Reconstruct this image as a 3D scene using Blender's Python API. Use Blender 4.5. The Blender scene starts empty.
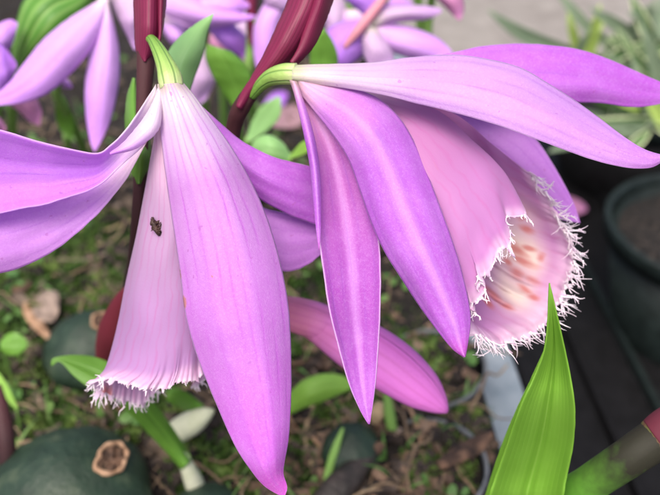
import bpy, bmesh, math, random
from mathutils import Vector, noise
R = math.radians
rnd = random.Random(7)
scene = bpy.context.scene
CM = 0.01

# ---------------------------------------------------------------- camera
HFOV, PITCH, CAMZ = R(45), R(35), 15.3
FPX = 330 / math.tan(HFOV / 2)
cam_d = bpy.data.cameras.new('camera')
cam = bpy.data.objects.new('camera', cam_d)
scene.collection.objects.link(cam)
cam.location = (0, 0, CAMZ * CM)
cam.rotation_euler = (math.pi / 2 - PITCH, 0, 0)
cam_d.sensor_width = 36
cam_d.lens = 18 / math.tan(HFOV / 2)
cam_d.clip_start, cam_d.clip_end = 0.005, 100
cam_d.dof.use_dof = True
cam_d.dof.focus_distance = 10.9 * CM
cam_d.dof.aperture_fstop = 23
scene.camera = cam

# ---------------------------------------------------------------- sky, sun, exposure
SUN_EL, SUN_ROT = R(62), R(200)
w = bpy.data.worlds.new("World"); scene.world = w; w.use_nodes = True
nt = w.node_tree
sky = nt.nodes.new('ShaderNodeTexSky'); sky.sky_type = 'NISHITA'; sky.sun_disc = False
sky.sun_elevation, sky.sun_rotation = SUN_EL, SUN_ROT
sky.air_density, sky.dust_density, sky.ozone_density = 0.6, 6.0, 0.4
bg = nt.nodes['Background']; bg.inputs['Strength'].default_value = 0.15
nt.links.new(sky.outputs[0], bg.inputs[0])
sd = bpy.data.lights.new('sun', 'SUN'); sd.energy = 0.9; sd.angle = R(40); sd.color = (1, 0.96, 0.9)
sun = bpy.data.objects.new('sun', sd); scene.collection.objects.link(sun)
sdir = Vector((math.sin(SUN_ROT) * math.cos(SUN_EL), math.cos(SUN_ROT) * math.cos(SUN_EL), math.sin(SUN_EL)))
sun.rotation_euler = sdir.to_track_quat('Z', 'Y').to_euler()
vs = scene.view_settings
scene.display_settings.display_device = 'sRGB'
vs.view_transform = 'Standard'; vs.look = 'None'; vs.gamma = 1; vs.exposure = 1.04
vs.use_curve_mapping = False
scene.cycles.use_denoising = True
scene.cycles.max_bounces = 10

# ---------------------------------------------------------------- geometry helpers
FW = Vector((0, math.cos(PITCH), -math.sin(PITCH)))
UP = Vector((0, math.sin(PITCH), math.cos(PITCH)))
RT = Vector((1, 0, 0))
CAMP = Vector((0, 0, CAMZ))

def P(px, py, d):
    """picture position at depth d (cm along the view axis) -> world point in cm"""
    return CAMP + d * (FW + (px - 330) / FPX * RT + (247.5 - py) / FPX * UP)

def G(px, py, z=0.0):
    """picture position on the horizontal plane z (cm)"""
    v = FW + (px - 330) / FPX * RT + (247.5 - py) / FPX * UP
    return CAMP + v * ((z - CAMZ) / v.z)

def depth_of(p):
    return (p - CAMP).dot(FW)

def cat(pts, n):
    """Catmull-Rom through tuples, n samples evenly spaced by length"""
    pts = [tuple(map(float, p)) for p in pts]
    k = len(pts[0])
    e = [tuple(2 * pts[0][i] - pts[1][i] for i in range(k))] + pts + [tuple(2 * pts[-1][i] - pts[-2][i] for i in range(k))]
    dense = []
    for s in range(1, len(e) - 2):
        p0, p1, p2, p3 = e[s - 1:s + 3]
        for j in range(16):
            t = j / 16
            dense.append(tuple(0.5 * (2 * p1[i] + (p2[i] - p0[i]) * t + (2 * p0[i] - 5 * p1[i] + 4 * p2[i] - p3[i]) * t * t
                               + (3 * p1[i] - p0[i] - 3 * p2[i] + p3[i]) * t ** 3) for i in range(k)))
    dense.append(pts[-1])
    L = [0.0]
    for a, b in zip(dense, dense[1:]):
        L.append(L[-1] + math.dist(a, b))
    out, j = [], 0
    for i in range(n):
        g = L[-1] * i / (n - 1)
        while j < len(L) - 2 and L[j + 1] < g:
            j += 1
        f = (g - L[j]) / max(1e-9, L[j + 1] - L[j])
        f = min(1, max(0, f))
        out.append(tuple(dense[j][i2] * (1 - f) + dense[j + 1][i2] * f for i2 in range(k)))
    return out

def lerp_list(st, t):
    """st = [(t, a, b, ...)] smooth lookup"""
    if t <= st[0][0]: return st[0][1:]
    for a, b in zip(st, st[1:]):
        if t <= b[0]:
            f = (t - a[0]) / (b[0] - a[0]); f = f * f * (3 - 2 * f)
            return tuple(x * (1 - f) + y * f for x, y in zip(a[1:], b[1:]))
    return st[-1][1:]

ORI = {}
def thing(name, label, cat_, loc, group=None):
    o = bpy.data.objects.new(name, None); scene.collection.objects.link(o)
    o.empty_display_size = 0.005
    o.location = Vector(loc) * CM
    o['label'] = label; o['category'] = cat_
    if group: o['group'] = group
    ORI[o.name] = Vector(loc)
    return o

def obj(name, verts, faces, mat, parent=None, uvs=None, attrs=None, smooth=True, solid=0, loc=None, kind=None, label=None, category=None, group=None, sub=0):
    """verts in world cm -> one linked mesh object"""
    if parent is not None: org = ORI[parent.name]
    elif loc is not None: org = Vector(loc)
    else: org = Vector((0, 0, 0))
    me = bpy.data.meshes.new(name)
    me.from_pydata([tuple((Vector(v) - org) * CM) for v in verts], [], faces)
    if uvs:
        ul = me.uv_layers.new(name='UVMap')
        vi = [0] * len(me.loops); me.loops.foreach_get('vertex_index', vi)
        buf = []
        for i in vi: buf.extend(uvs[i])
        ul.data.foreach_set('uv', buf)
    for an, vals in (attrs or {}).items():
        at = me.attributes.new(an, 'FLOAT', 'POINT'); at.data.foreach_set('value', vals)
    for m in (mat if isinstance(mat, (list, tuple)) else [mat]): me.materials.append(m)
    if smooth: me.polygons.foreach_set('use_smooth', [True] * len(me.polygons))
    me.update()
    o = bpy.data.objects.new(name, me); scene.collection.objects.link(o)
    if parent is not None: o.parent = parent
    else: o.location = org * CM
    ORI[o.name] = org
    if solid:
        md = o.modifiers.new('thick', 'SOLIDIFY'); md.thickness = solid * CM; md.offset = 0
    if sub:
        md = o.modifiers.new('sub', 'SUBSURF'); md.levels = md.render_levels = sub
    if kind: o['kind'] = kind
    if label: o['label'] = label
    if category: o['category'] = category
    if group: o['group'] = group
    return o

def grid_faces(nv, nu, closed=False):
    f = []
    for j in range(nv - 1):
        for i in range(nu - (0 if closed else 1)):
            i2 = (i + 1) % nu
            f.append((j * nu + i, j * nu + i2, (j + 1) * nu + i2, (j + 1) * nu + i))
    return f

def blade(name, L, Rr, D, mat, parent=None, nu=25, nv=72, keel=0.0, veins=0, vamp=0.0, wav=0.02, thick=0.02, seed=0, marks=None, **kw):
    """a petal or leaf: left and right edge traced, depths (t, left, middle, right) give its true 3D shape"""
    Lc, Rc = cat(L, nv), cat(Rr, nv)
    vs_, uv, mk = [], [], []
    for j in range(nv):
        t = j / (nv - 1)
        dl, dm, dr = lerp_list(D, t)
        for i in range(nu):
            u = i / (nu - 1)
            x = Lc[j][0] * (1 - u) + Rc[j][0] * u
            y = Lc[j][1] * (1 - u) + Rc[j][1] * u
            d = dl * (1 - u) * (1 - 2 * u) + dm * 4 * u * (1 - u) + dr * u * (2 * u - 1)
            wd = math.hypot(Lc[j][0] - Rc[j][0], Lc[j][1] - Rc[j][1]) / 100
            d += keel * math.exp(-((u - .5) / .07) ** 2) * min(1, wd * 2)
            if veins: d += vamp * math.cos(u * veins * 2 * math.pi) * math.sin(math.pi * u) * min(1, wd * 2)
            n = noise.noise(Vector((u * 1.5 + seed * 7.3, t * 4.0, seed * 3.1)))
            n2 = noise.noise(Vector((u * 3 + seed, t * 11.0, seed * 5.1)))
            e = (2 * u - 1) ** 2
            d += wav * (2.0 * n + (1.2 * n2) * (0.3 + e)) * min(1, 4 * t) * min(1, wd * 2)
            if i in (0, nu - 1) and 0.06 < t < .97:
                k = noise.noise(Vector((t * 30, u + seed, 2.2))) * .35
                x += k; y += k
            vs_.append(P(x, y, d)); uv.append((u, t))
            if marks: mk.append(max(math.exp(-(((x - a) / ra) ** 2 + ((y - b) / rb) ** 2)) for a, b, ra, rb in marks))
    return obj(name, vs_, grid_faces(nv, nu), mat, parent, uvs=uv, attrs={'mark': mk} if marks else None, solid=thick, **kw)

def tube(pts, n=14, m=30, cap=True):
    """pts: (x,y,z,r) world cm -> verts, faces, uvs"""
    c = cat(pts, m)
    vs_, fs, uv = [], [], []
    prev = None
    for j in range(m):
        p = Vector(c[j][:3])
        a = Vector(c[max(0, j - 1)][:3]); b = Vector(c[min(m - 1, j + 1)][:3])
        t = (b - a).normalized()
        if prev is None:
            ref = Vector((0, 1, 0)) if abs(t.y) < .9 else Vector((1, 0, 0))
            x = t.cross(ref).normalized()
        else:
            x = (prev - t * prev.dot(t)).normalized()
        prev = x; y = t.cross(x)
        for i in range(n):
            an = 2 * math.pi * i / n
            vs_.append(p + (x * math.cos(an) + y * math.sin(an)) * max(1e-4, c[j][3]))
            uv.append((i / n, j / (m - 1)))
    fs = grid_faces(m, n, True)
    if cap:
        fs.append(tuple(range(n - 1, -1, -1))); fs.append(tuple((m - 1) * n + i for i in range(n)))
    return vs_, fs, uv

def ptube(name, pts, mat, parent=None, n=14, m=34, **kw):
    """pts: (px,py,depth,radius_cm)"""
    q = [tuple(P(a, b, d)) + (r,) for a, b, d, r in pts]
    v, f, u = tube(q, n, m)
    return obj(name, v, f, mat, parent, uvs=u, **kw)

# ---------------------------------------------------------------- materials
def newmat(name):
    m = bpy.data.materials.new(name); m.use_nodes = True
    t = m.node_tree; t.nodes.clear()
    return m, t
def N(t, typ, **kw):
    n = t.nodes.new(typ)
    for k, v in kw.items():
        if k.startswith('i_'): n.inputs[int(k[2:])].default_value = v
        else: setattr(n, k, v)
    return n
def math_(t, op, a, b=None, c=None, clamp=False):
    n = t.nodes.new('ShaderNodeMath'); n.operation = op; n.use_clamp = clamp
    for i, x in enumerate((a, b, c)):
        if x is None: continue
        if isinstance(x, (int, float)): n.inputs[i].default_value = x
        else: t.links.new(x, n.inputs[i])
    return n.outputs[0]
def ramp(t, fac, stops, interp='LINEAR'):
    n = t.nodes.new('ShaderNodeValToRGB'); n.color_ramp.interpolation = interp
    el = n.color_ramp.elements
    while len(el) < len(stops): el.new(0.5)
    for e, (p, c) in zip(el, stops):
        e.position = p; e.color = tuple(c) + (1,) if len(c) == 3 else c
    t.links.new(fac, n.inputs[0]); return n.outputs[0]
def mixc(t, fac, a, b, mode='MIX'):
    n = t.nodes.new('ShaderNodeMix'); n.data_type = 'RGBA'; n.blend_type = mode
    for idx, x in ((0, fac), (6, a), (7, b)):
        if isinstance(x, (int, float)): n.inputs[idx].default_value = x
        elif isinstance(x, tuple): n.inputs[idx].default_value = x + (1,)
        else: t.links.new(x, n.inputs[idx])
    return n.outputs[2]
def noise_(t, vec, scale, detail=3, rough=.5, dist=0):
    n = t.nodes.new('ShaderNodeTexNoise'); n.inputs['Scale'].default_value = scale
    n.inputs['Detail'].default_value = detail; n.inputs['Roughness'].default_value = rough
    n.inputs['Distortion'].default_value = dist
    if vec is not None: t.links.new(vec, n.inputs['Vector'])
    return n.outputs[0]
def finish(t, col, rough=.5, trans=0.0, tcol=None, spec=.4, bump=None, bstr=.2, bdist=.0002, sheen=0.0, rough_sock=None):
    out = t.nodes.new('ShaderNodeOutputMaterial')
    b = t.nodes.new('ShaderNodeBsdfPrincipled')
    if isinstance(col, tuple): b.inputs['Base Color'].default_value = col + (1,)
    else: t.links.new(col, b.inputs['Base Color'])
    b.inputs['Roughness'].default_value = rough
    if rough_sock is not None: t.links.new(rough_sock, b.inputs['Roughness'])
    b.inputs['Specular IOR Level'].default_value = spec
    b.inputs['Sheen Weight'].default_value = sheen
    if bump is not None:
        bn = t.nodes.new('ShaderNodeBump'); bn.inputs['Strength'].default_value = bstr
        bn.inputs['Distance'].default_value = bdist
        t.links.new(bump, bn.inputs['Height']); t.links.new(bn.outputs[0], b.inputs['Normal'])
    if trans > 0:
        tr = t.nodes.new('ShaderNodeBsdfTranslucent')
        c = tcol if tcol is not None else col
        if isinstance(c, tuple): tr.inputs[0].default_value = c + (1,)
        else: t.links.new(c, tr.inputs[0])
        mx = t.nodes.new('ShaderNodeMixShader'); mx.inputs[0].default_value = trans
        t.links.new(b.outputs[0], mx.inputs[1]); t.links.new(tr.outputs[0], mx.inputs[2])
        t.links.new(mx.outputs[0], out.inputs[0])
    else:
        t.links.new(b.outputs[0], out.inputs[0])

def coords(t):
    tc = t.nodes.new('ShaderNodeTexCoord')
    sp = t.nodes.new('ShaderNodeSeparateXYZ'); t.links.new(tc.outputs['UV'], sp.inputs[0])
    return tc, sp.outputs[0], sp.outputs[1]

def petal_mat(name, stops, vein=(0.36, 0.10, 0.55), vein_amt=.5, nveins=7, mid=None, mid_amt=0.0, mid_w=.1, trans=.38, rim=.45, mark=False):
    m, t = newmat(name)
    tc, u, v = coords(t)
    col = ramp(t, v, stops, 'EASE')
    ob = tc.outputs['Object']
    big = noise_(t, ob, 220, 2)
    col = mixc(t, math_(t, 'MULTIPLY', math_(t, 'SUBTRACT', big, .45, clamp=True), .6), col, (0.70, 0.40, 0.84))
    # wandering along-petal veins
    comb = t.nodes.new('ShaderNodeCombineXYZ')
    t.links.new(math_(t, 'MULTIPLY', u, 6.0), comb.inputs[0]); t.links.new(math_(t, 'MULTIPLY', v, 9.0), comb.inputs[1])
    wob = math_(t, 'MULTIPLY', math_(t, 'SUBTRACT', noise_(t, comb.outputs[0], 1.0, 2), .5), .05)
    uu = math_(t, 'ADD', u, wob)
    fr = math_(t, 'ABSOLUTE', math_(t, 'SUBTRACT', math_(t, 'FRACT', math_(t, 'MULTIPLY', uu, nveins)), .5))
    line = math_(t, 'SUBTRACT', 1.0, math_(t, 'MULTIPLY', fr, 6.0), clamp=True)
    soft = math_(t, 'SUBTRACT', 1.0, math_(t, 'MULTIPLY', fr, 2.2), clamp=True)
    comb2 = t.nodes.new('ShaderNodeCombineXYZ')
    t.links.new(math_(t, 'MULTIPLY', u, 9.0), comb2.inputs[0]); t.links.new(math_(t, 'MULTIPLY', v, 3.0), comb2.inputs[1])
    brk = ramp(t, noise_(t, comb2.outputs[0], 1.6, 3), [(.36, (.1,) * 3), (.66, (1,) * 3)])
    vm = math_(t, 'MULTIPLY', math_(t, 'ADD', math_(t, 'MULTIPLY', line, .7), math_(t, 'MULTIPLY', soft, .35)), brk)
    col = mixc(t, math_(t, 'MULTIPLY', vm, vein_amt), col, vein)
    um = math_(t, 'ABSOLUTE', math_(t, 'SUBTRACT', uu, .5))
    if mid is not None:
        mm = math_(t, 'SUBTRACT', 1.0, math_(t, 'DIVIDE', um, mid_w), clamp=True)
        col = mixc(t, math_(t, 'MULTIPLY', mm, mid_amt), col, mid)
    # cell glitter painted as pale flecks; pale margin with its lit sparkle painted in
    vor = t.nodes.new('ShaderNodeTexVoronoi'); vor.inputs['Scale'].default_value = 5800
    t.links.new(ob, vor.inputs['Vector'])
    cell = vor.outputs['Distance']
    col = mixc(t, math_(t, 'MULTIPLY', math_(t, 'SUBTRACT', .45, cell, clamp=True), .38), col, (0.86, 0.66, 0.94))
    v2 = t.nodes.new('ShaderNodeTexVoronoi'); v2.inputs['Scale'].default_value = 3800
    t.links.new(ob, v2.inputs['Vector'])
    sv = t.nodes.new('ShaderNodeSeparateXYZ'); t.links.new(v2.outputs['Color'], sv.inputs[0])
    col = mixc(t, ramp(t, sv.outputs[0], [(.55, (0,) * 3), (1, (.08,) * 3)]), col, (0.86, 0.66, 0.90))
    col = mixc(t, ramp(t, sv.outputs[1], [(.55, (0,) * 3), (1, (.06,) * 3)]), col, (0.42, 0.10, 0.58))
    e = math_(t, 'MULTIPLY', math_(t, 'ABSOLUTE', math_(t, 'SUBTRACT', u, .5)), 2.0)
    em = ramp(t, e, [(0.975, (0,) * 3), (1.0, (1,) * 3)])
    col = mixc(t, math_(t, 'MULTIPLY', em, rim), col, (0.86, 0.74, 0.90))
    sp_ = ramp(t, noise_(t, ob, 1100, 1), [(.73, (0,) * 3), (.77, (.5,) * 3)])
    col = mixc(t, sp_, col, (0.42, 0.12, 0.45))
    if mark:
        a = t.nodes.new('ShaderNodeAttribute'); a.attribute_name = 'mark'
        mk = math_(t, 'ADD', a.outputs['Fac'], math_(t, 'MULTIPLY', math_(t, 'SUBTRACT', noise_(t, ob, 1500, 3), .5), .8))
        col = mixc(t, ramp(t, mk, [(.4, (0,) * 3), (.7, (.75,) * 3)]), col, (0.52, 0.22, 0.13))
    fine = noise_(t, ob, 3000, 2)
    hgt = math_(t, 'ADD', math_(t, 'MULTIPLY', cell, -0.6), math_(t, 'ADD', math_(t, 'MULTIPLY', fine, .5), math_(t, 'MULTIPLY', vm, -.7)))
    finish(t, col, .5, trans, spec=.3, bump=hgt, bstr=.36, bdist=.00012, sheen=.04)
    return m

M = {}
W0 = (0.8, 0.7, 0.684); CRM = (0.66, 0.68, 0.4)
LAV = (0.578, 0.242, 0.716); DEEP = (0.452, 0.126, 0.619); MAG = (0.578, 0.126, 0.6)
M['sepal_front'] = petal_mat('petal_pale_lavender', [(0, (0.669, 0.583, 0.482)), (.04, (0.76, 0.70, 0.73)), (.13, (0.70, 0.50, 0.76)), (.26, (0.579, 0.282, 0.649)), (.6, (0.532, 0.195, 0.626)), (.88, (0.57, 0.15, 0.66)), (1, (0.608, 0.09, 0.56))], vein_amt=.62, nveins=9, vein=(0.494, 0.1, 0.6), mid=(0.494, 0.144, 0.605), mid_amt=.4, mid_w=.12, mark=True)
M['petal_sweep'] = petal_mat('petal_lit_violet', [(0, (0.78, 0.72, 0.74)), (.15, (0.76, 0.60, 0.80)), (.30, (0.64, 0.25, 0.83)), (1, (0.63, 0.21, 0.83))], vein_amt=.35, nveins=5, trans=.5)  # brightened petal colour, makes up for weak light on the down-facing petal
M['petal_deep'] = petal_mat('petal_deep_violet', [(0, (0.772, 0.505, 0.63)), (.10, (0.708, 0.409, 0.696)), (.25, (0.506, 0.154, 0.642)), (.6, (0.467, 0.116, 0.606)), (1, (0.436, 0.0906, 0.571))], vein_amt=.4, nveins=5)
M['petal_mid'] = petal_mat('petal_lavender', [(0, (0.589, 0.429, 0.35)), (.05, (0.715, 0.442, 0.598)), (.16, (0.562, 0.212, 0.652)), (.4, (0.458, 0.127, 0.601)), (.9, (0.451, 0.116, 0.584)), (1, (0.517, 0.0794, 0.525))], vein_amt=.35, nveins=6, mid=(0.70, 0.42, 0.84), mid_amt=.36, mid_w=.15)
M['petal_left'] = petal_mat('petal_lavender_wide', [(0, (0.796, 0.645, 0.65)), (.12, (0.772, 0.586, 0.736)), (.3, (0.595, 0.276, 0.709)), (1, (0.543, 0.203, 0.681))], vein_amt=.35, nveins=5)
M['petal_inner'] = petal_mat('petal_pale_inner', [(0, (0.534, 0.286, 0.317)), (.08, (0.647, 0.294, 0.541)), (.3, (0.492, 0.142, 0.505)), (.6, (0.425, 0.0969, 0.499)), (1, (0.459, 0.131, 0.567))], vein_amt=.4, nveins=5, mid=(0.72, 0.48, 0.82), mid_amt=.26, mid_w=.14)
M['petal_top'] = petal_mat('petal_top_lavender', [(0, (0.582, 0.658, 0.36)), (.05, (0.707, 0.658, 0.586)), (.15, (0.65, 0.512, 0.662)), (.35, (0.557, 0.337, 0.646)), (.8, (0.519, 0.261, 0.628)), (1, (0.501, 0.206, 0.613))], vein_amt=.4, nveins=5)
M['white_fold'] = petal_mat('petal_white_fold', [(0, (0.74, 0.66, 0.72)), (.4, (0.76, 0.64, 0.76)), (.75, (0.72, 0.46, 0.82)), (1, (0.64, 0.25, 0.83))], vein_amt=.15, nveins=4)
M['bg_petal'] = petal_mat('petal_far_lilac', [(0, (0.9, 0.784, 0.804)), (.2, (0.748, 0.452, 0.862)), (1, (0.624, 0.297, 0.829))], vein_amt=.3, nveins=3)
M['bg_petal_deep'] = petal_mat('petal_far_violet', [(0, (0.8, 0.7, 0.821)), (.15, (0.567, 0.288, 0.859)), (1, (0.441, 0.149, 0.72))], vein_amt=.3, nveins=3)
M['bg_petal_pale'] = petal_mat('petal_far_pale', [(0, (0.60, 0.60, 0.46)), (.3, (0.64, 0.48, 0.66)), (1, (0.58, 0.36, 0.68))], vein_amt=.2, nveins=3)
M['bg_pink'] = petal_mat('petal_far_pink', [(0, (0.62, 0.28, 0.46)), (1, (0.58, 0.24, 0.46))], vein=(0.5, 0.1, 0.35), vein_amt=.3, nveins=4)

def lip_mat(name, pink, deep):
    m, t = newmat(name)
    tc, u, v = coords(t)
    ob = tc.outputs['Object']
    col = ramp(t, v, [(0, (0.74, 0.52, 0.64)), (.35, pink), (.8, deep), (.92, tuple(min(.85, c * 1.06) for c in deep)), (.982, (0.72, 0.48, 0.69)), (1, (0.82, 0.64, 0.80))], 'EASE')
    wob = math_(t, 'MULTIPLY', math_(t, 'SUBTRACT', noise_(t, ob, 260, 2), .5), .06)
    uu = math_(t, 'ADD', u, wob)
    fr = math_(t, 'ABSOLUTE', math_(t, 'SUBTRACT', math_(t, 'FRACT', math_(t, 'MULTIPLY', uu, 22)), .5))
    line = math_(t, 'SUBTRACT', 1.0, math_(t, 'MULTIPLY', fr, 5.0), clamp=True)
    cb = t.nodes.new('ShaderNodeCombineXYZ')
    t.links.new(math_(t, 'MULTIPLY', u, 30.0), cb.inputs[0]); t.links.new(math_(t, 'MULTIPLY', v, 4.0), cb.inputs[1])
    brk = ramp(t, noise_(t, cb.outputs[0], 1.0, 3), [(.32, (.1,) * 3), (.62, (1,) * 3)])
    col = mixc(t, math_(t, 'MULTIPLY', math_(t, 'MULTIPLY', line, brk), .42), col, (0.54, 0.15, 0.42))
    a = t.nodes.new('ShaderNodeAttribute'); a.attribute_name = 'cream'
    col = mixc(t, a.outputs['Fac'], col, (0.84, 0.73, 0.64))
    s = t.nodes.new('ShaderNodeAttribute'); s.attribute_name = 'spot'
    sn = math_(t, 'ADD', s.outputs['Fac'], math_(t, 'MULTIPLY', math_(t, 'SUBTRACT', noise_(t, cb.outputs[0], 1.6, 4), .5), 1.3))
    col = mixc(t, ramp(t, sn, [(.22, (0,) * 3), (.95, (.8,) * 3)]), col, (0.60, 0.17, 0.15))
    fine = noise_(t, ob, 2600, 2)
    finish(t, col, .5, .45, spec=.25, bump=fine, bstr=.25, bdist=.00012, sheen=.15)
    return m
M['lip_pink'] = lip_mat('lip_rose_pink', (0.542, 0.23, 0.485), (0.525, 0.23, 0.52))
M['lip_pale'] = lip_mat('lip_pale_pink', (0.538, 0.352, 0.555), (0.49, 0.277, 0.547))

def simple(name, stops, scale=300, rough=.5, trans=0, spec=.4, bscale=1500, bstr=.3, bdist=.0003, detail=4):
    m, t = newmat(name); tc = t.nodes.new('ShaderNodeTexCoord'); ob = tc.outputs['Object']
    col = ramp(t, noise_(t, ob, scale, detail), stops)
    finish(t, col, rough, trans, spec=spec, bump=noise_(t, ob, bscale, 4), bstr=bstr, bdist=bdist)
    return m
def leaf_mat(name, c0, c1, vein, nveins=14, amt=.4, trans=.3, rough=.42, edge=None):
    m, t = newmat(name); tc, u, v = coords(t); ob = tc.outputs['Object']
    col = mixc(t, noise_(t, ob, 160, 3), c0, c1)
    fr = math_(t, 'ABSOLUTE', math_(t, 'SUBTRACT', math_(t, 'FRACT', math_(t, 'MULTIPLY', u, nveins)), .5))
    line = math_(t, 'SUBTRACT', 1.0, math_(t, 'MULTIPLY', fr, 3.5), clamp=True)
    col = mixc(t, math_(t, 'MULTIPLY', line, amt), col, vein)
    um = math_(t, 'ABSOLUTE', math_(t, 'SUBTRACT', u, .5))
    mm = math_(t, 'SUBTRACT', 1.0, math_(t, 'DIVIDE', um, .02), clamp=True)
    col = mixc(t, math_(t, 'MULTIPLY', mm, .5), col, vein)
    if edge:
        em = ramp(t, math_(t, 'MULTIPLY', um, 2.0), [(.7, (0,) * 3), (.85, (1,) * 3)])
        col = mixc(t, em, col, edge)
    h = math_(t, 'ADD', math_(t, 'MULTIPLY', line, -1.0), noise_(t, ob, 1800, 2))
    finish(t, col, rough, trans, spec=.4, bump=h, bstr=.2, bdist=.00012)
    return m
M['leaf'] = leaf_mat('leaf_fresh_green', (0.10, 0.27, 0.03), (0.17, 0.36, 0.05), (0.22, 0.42, 0.09), nveins=9, amt=.16)
M['leaf_blue'] = leaf_mat('leaf_soft_green', (0.253, 0.5, 0.165), (0.33, 0.6, 0.231), (0.396, 0.65, 0.308), amt=.2)
M['leaf_bright'] = leaf_mat('leaf_bright_green', (0.20, 0.42, 0.05), (0.28, 0.52, 0.08), (0.36, 0.58, 0.14))
M['leaf_strap'] = leaf_mat('leaf_ribbed_green', (0.06, 0.20, 0.025), (0.12, 0.30, 0.04), (0.30, 0.50, 0.14), nveins=5, amt=.6)
M['leaf_grey'] = leaf_mat('leaf_grey_green', (0.13, 0.20, 0.12), (0.20, 0.27, 0.17), (0.3, 0.36, 0.25), nveins=6)
M['leaf_variegated'] = leaf_mat('leaf_variegated', (0.06, 0.138, 0.048), (0.12, 0.225, 0.072), (0.3, 0.413, 0.192), nveins=4, edge=(0.72, 0.8, 0.504))
M['leaf_dark'] = leaf_mat('leaf_mid_green', (0.05, 0.11, 0.03), (0.10, 0.19, 0.05), (0.2, 0.3, 0.12), nveins=5)  # own dark green of the bushy plant's leaves
M['leaf_yellow'] = leaf_mat('leaf_yellow_green', (0.30, 0.44, 0.08), (0.40, 0.55, 0.14), (0.5, 0.6, 0.25), nveins=4)
M['bract'] = leaf_mat('bract_dark_rose', (0.138, 0.0077, 0.0372), (0.21, 0.0158, 0.0675), (0.0969, 0.00525, 0.027), nveins=11, amt=.5, trans=.12, rough=.5)
M['bract_pink'] = leaf_mat('bract_dusky_pink', (0.55, 0.20, 0.27), (0.62, 0.28, 0.33), (0.45, 0.12, 0.2), nveins=9, amt=.3, trans=.15)
M['faded'] = leaf_mat('petal_faded', (0.34, 0.20, 0.23), (0.44, 0.27, 0.30), (0.3, 0.14, 0.2), nveins=5, amt=.2)
M['bud_old'] = leaf_mat('bud_magenta', (0.50, 0.08, 0.40), (0.58, 0.15, 0.48), (0.40, 0.05, 0.34), nveins=9, amt=.3, trans=.15)
def bud_mat():
    m, t = newmat('bud_rose_to_magenta'); tc, u, v = coords(t); ob = tc.outputs['Object']
    sp = t.nodes.new('ShaderNodeSeparateXYZ'); t.links.new(ob, sp.inputs[0])
    f = math_(t, 'ADD', math_(t, 'MULTIPLY', math_(t, 'SUBTRACT', sp.outputs[0], .008), 55.0), math_(t, 'MULTIPLY', math_(t, 'SUBTRACT', noise_(t, ob, 300, 3), .5), .35))
    col = ramp(t, f, [(0, (0.52, 0.17, 0.23)), (.35, (0.60, 0.19, 0.36)), (.7, (0.66, 0.20, 0.58)), (1, (0.66, 0.18, 0.62))])
    fr = math_(t, 'ABSOLUTE', math_(t, 'SUBTRACT', math_(t, 'FRACT', math_(t, 'MULTIPLY', u, 15)), .5))
    line = math_(t, 'SUBTRACT', 1.0, math_(t, 'MULTIPLY', fr, 4), clamp=True)
    col = mixc(t, math_(t, 'MULTIPLY', line, .25), col, (0.42, 0.05, 0.27))
    fs = math_(t, 'ABSOLUTE', math_(t, 'SUBTRACT', math_(t, 'FRACT', math_(t, 'ADD', math_(t, 'MULTIPLY', u, 3), .5)), .5))
    seam = math_(t, 'SUBTRACT', 1.0, math_(t, 'MULTIPLY', fs, 30), clamp=True)
    col = mixc(t, math_(t, 'MULTIPLY', seam, .6), col, (0.36, 0.04, 0.2))
    finish(t, col, .5, .1, spec=.3, bump=math_(t, 'ADD', math_(t, 'MULTIPLY', seam, -2), noise_(t, ob, 1500, 2)), bstr=.4, bdist=.0003)
    return m
M['bud'] = bud_mat()
def stem_mat(name, stops):
    m, t = newmat(name); tc, u, v = coords(t); ob = tc.outputs['Object']
    n = noise_(t, ob, 500, 3)
    col = ramp(t, math_(t, 'ADD', v, math_(t, 'MULTIPLY', math_(t, 'SUBTRACT', n, .5), .15)), stops)
    fr = math_(t, 'ABSOLUTE', math_(t, 'SUBTRACT', math_(t, 'FRACT', math_(t, 'MULTIPLY', u, 6)), .5))
    finish(t, col, .62, .03, spec=.22, bump=math_(t, 'ADD', fr, n), bstr=.25, bdist=.0003)
    return m
def ovary_mat():
    m, t = newmat('ovary_green'); tc, u, v = coords(t); ob = tc.outputs['Object']
    col = ramp(t, v, [(0, (0.10, 0.24, 0.03)), (.5, (0.20, 0.36, 0.07)), (.85, (0.32, 0.47, 0.13)), (1, (0.50, 0.58, 0.28))])
    fr = math_(t, 'ABSOLUTE', math_(t, 'SUBTRACT', math_(t, 'FRACT', math_(t, 'MULTIPLY', u, 6)), .5))
    line = math_(t, 'SUBTRACT', 1.0, math_(t, 'MULTIPLY', fr, 7.0), clamp=True)
    col = mixc(t, math_(t, 'MULTIPLY', line, .75), col, (0.06, 0.16, 0.03))
    finish(t, col, .4, .1, spec=.4, bump=math_(t, 'ADD', math_(t, 'MULTIPLY', line, -1), noise_(t, ob, 1500, 2)), bstr=.4, bdist=.0003)
    return m
M['ovary'] = ovary_mat()
M['stem_dark'] = stem_mat('stem_dark_red', [(0, (0.065, 0.022, 0.026)), (.5, (0.035, 0.018, 0.02)), (1, (0.05, 0.045, 0.022))])
M['stem_green'] = stem_mat('stem_green', [(0, (0.20, 0.36, 0.09)), (1, (0.13, 0.26, 0.05))])
M['stem_shoot'] = stem_mat('stem_shoot', [(0, (0.13, 0.32, 0.03)), (.38, (0.10, 0.27, 0.03)), (.47, (0.06, 0.14, 0.02)), (.58, (0.02, 0.02, 0.012)), (1, (0.014, 0.010, 0.010))])
M['node'] = stem_mat('stem_node_red', [(0, (0.10, 0.16, 0.04)), (.08, (0.10, 0.12, 0.035)), (.16, (0.10, 0.018, 0.032)), (1, (0.07, 0.014, 0.022))])
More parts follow.
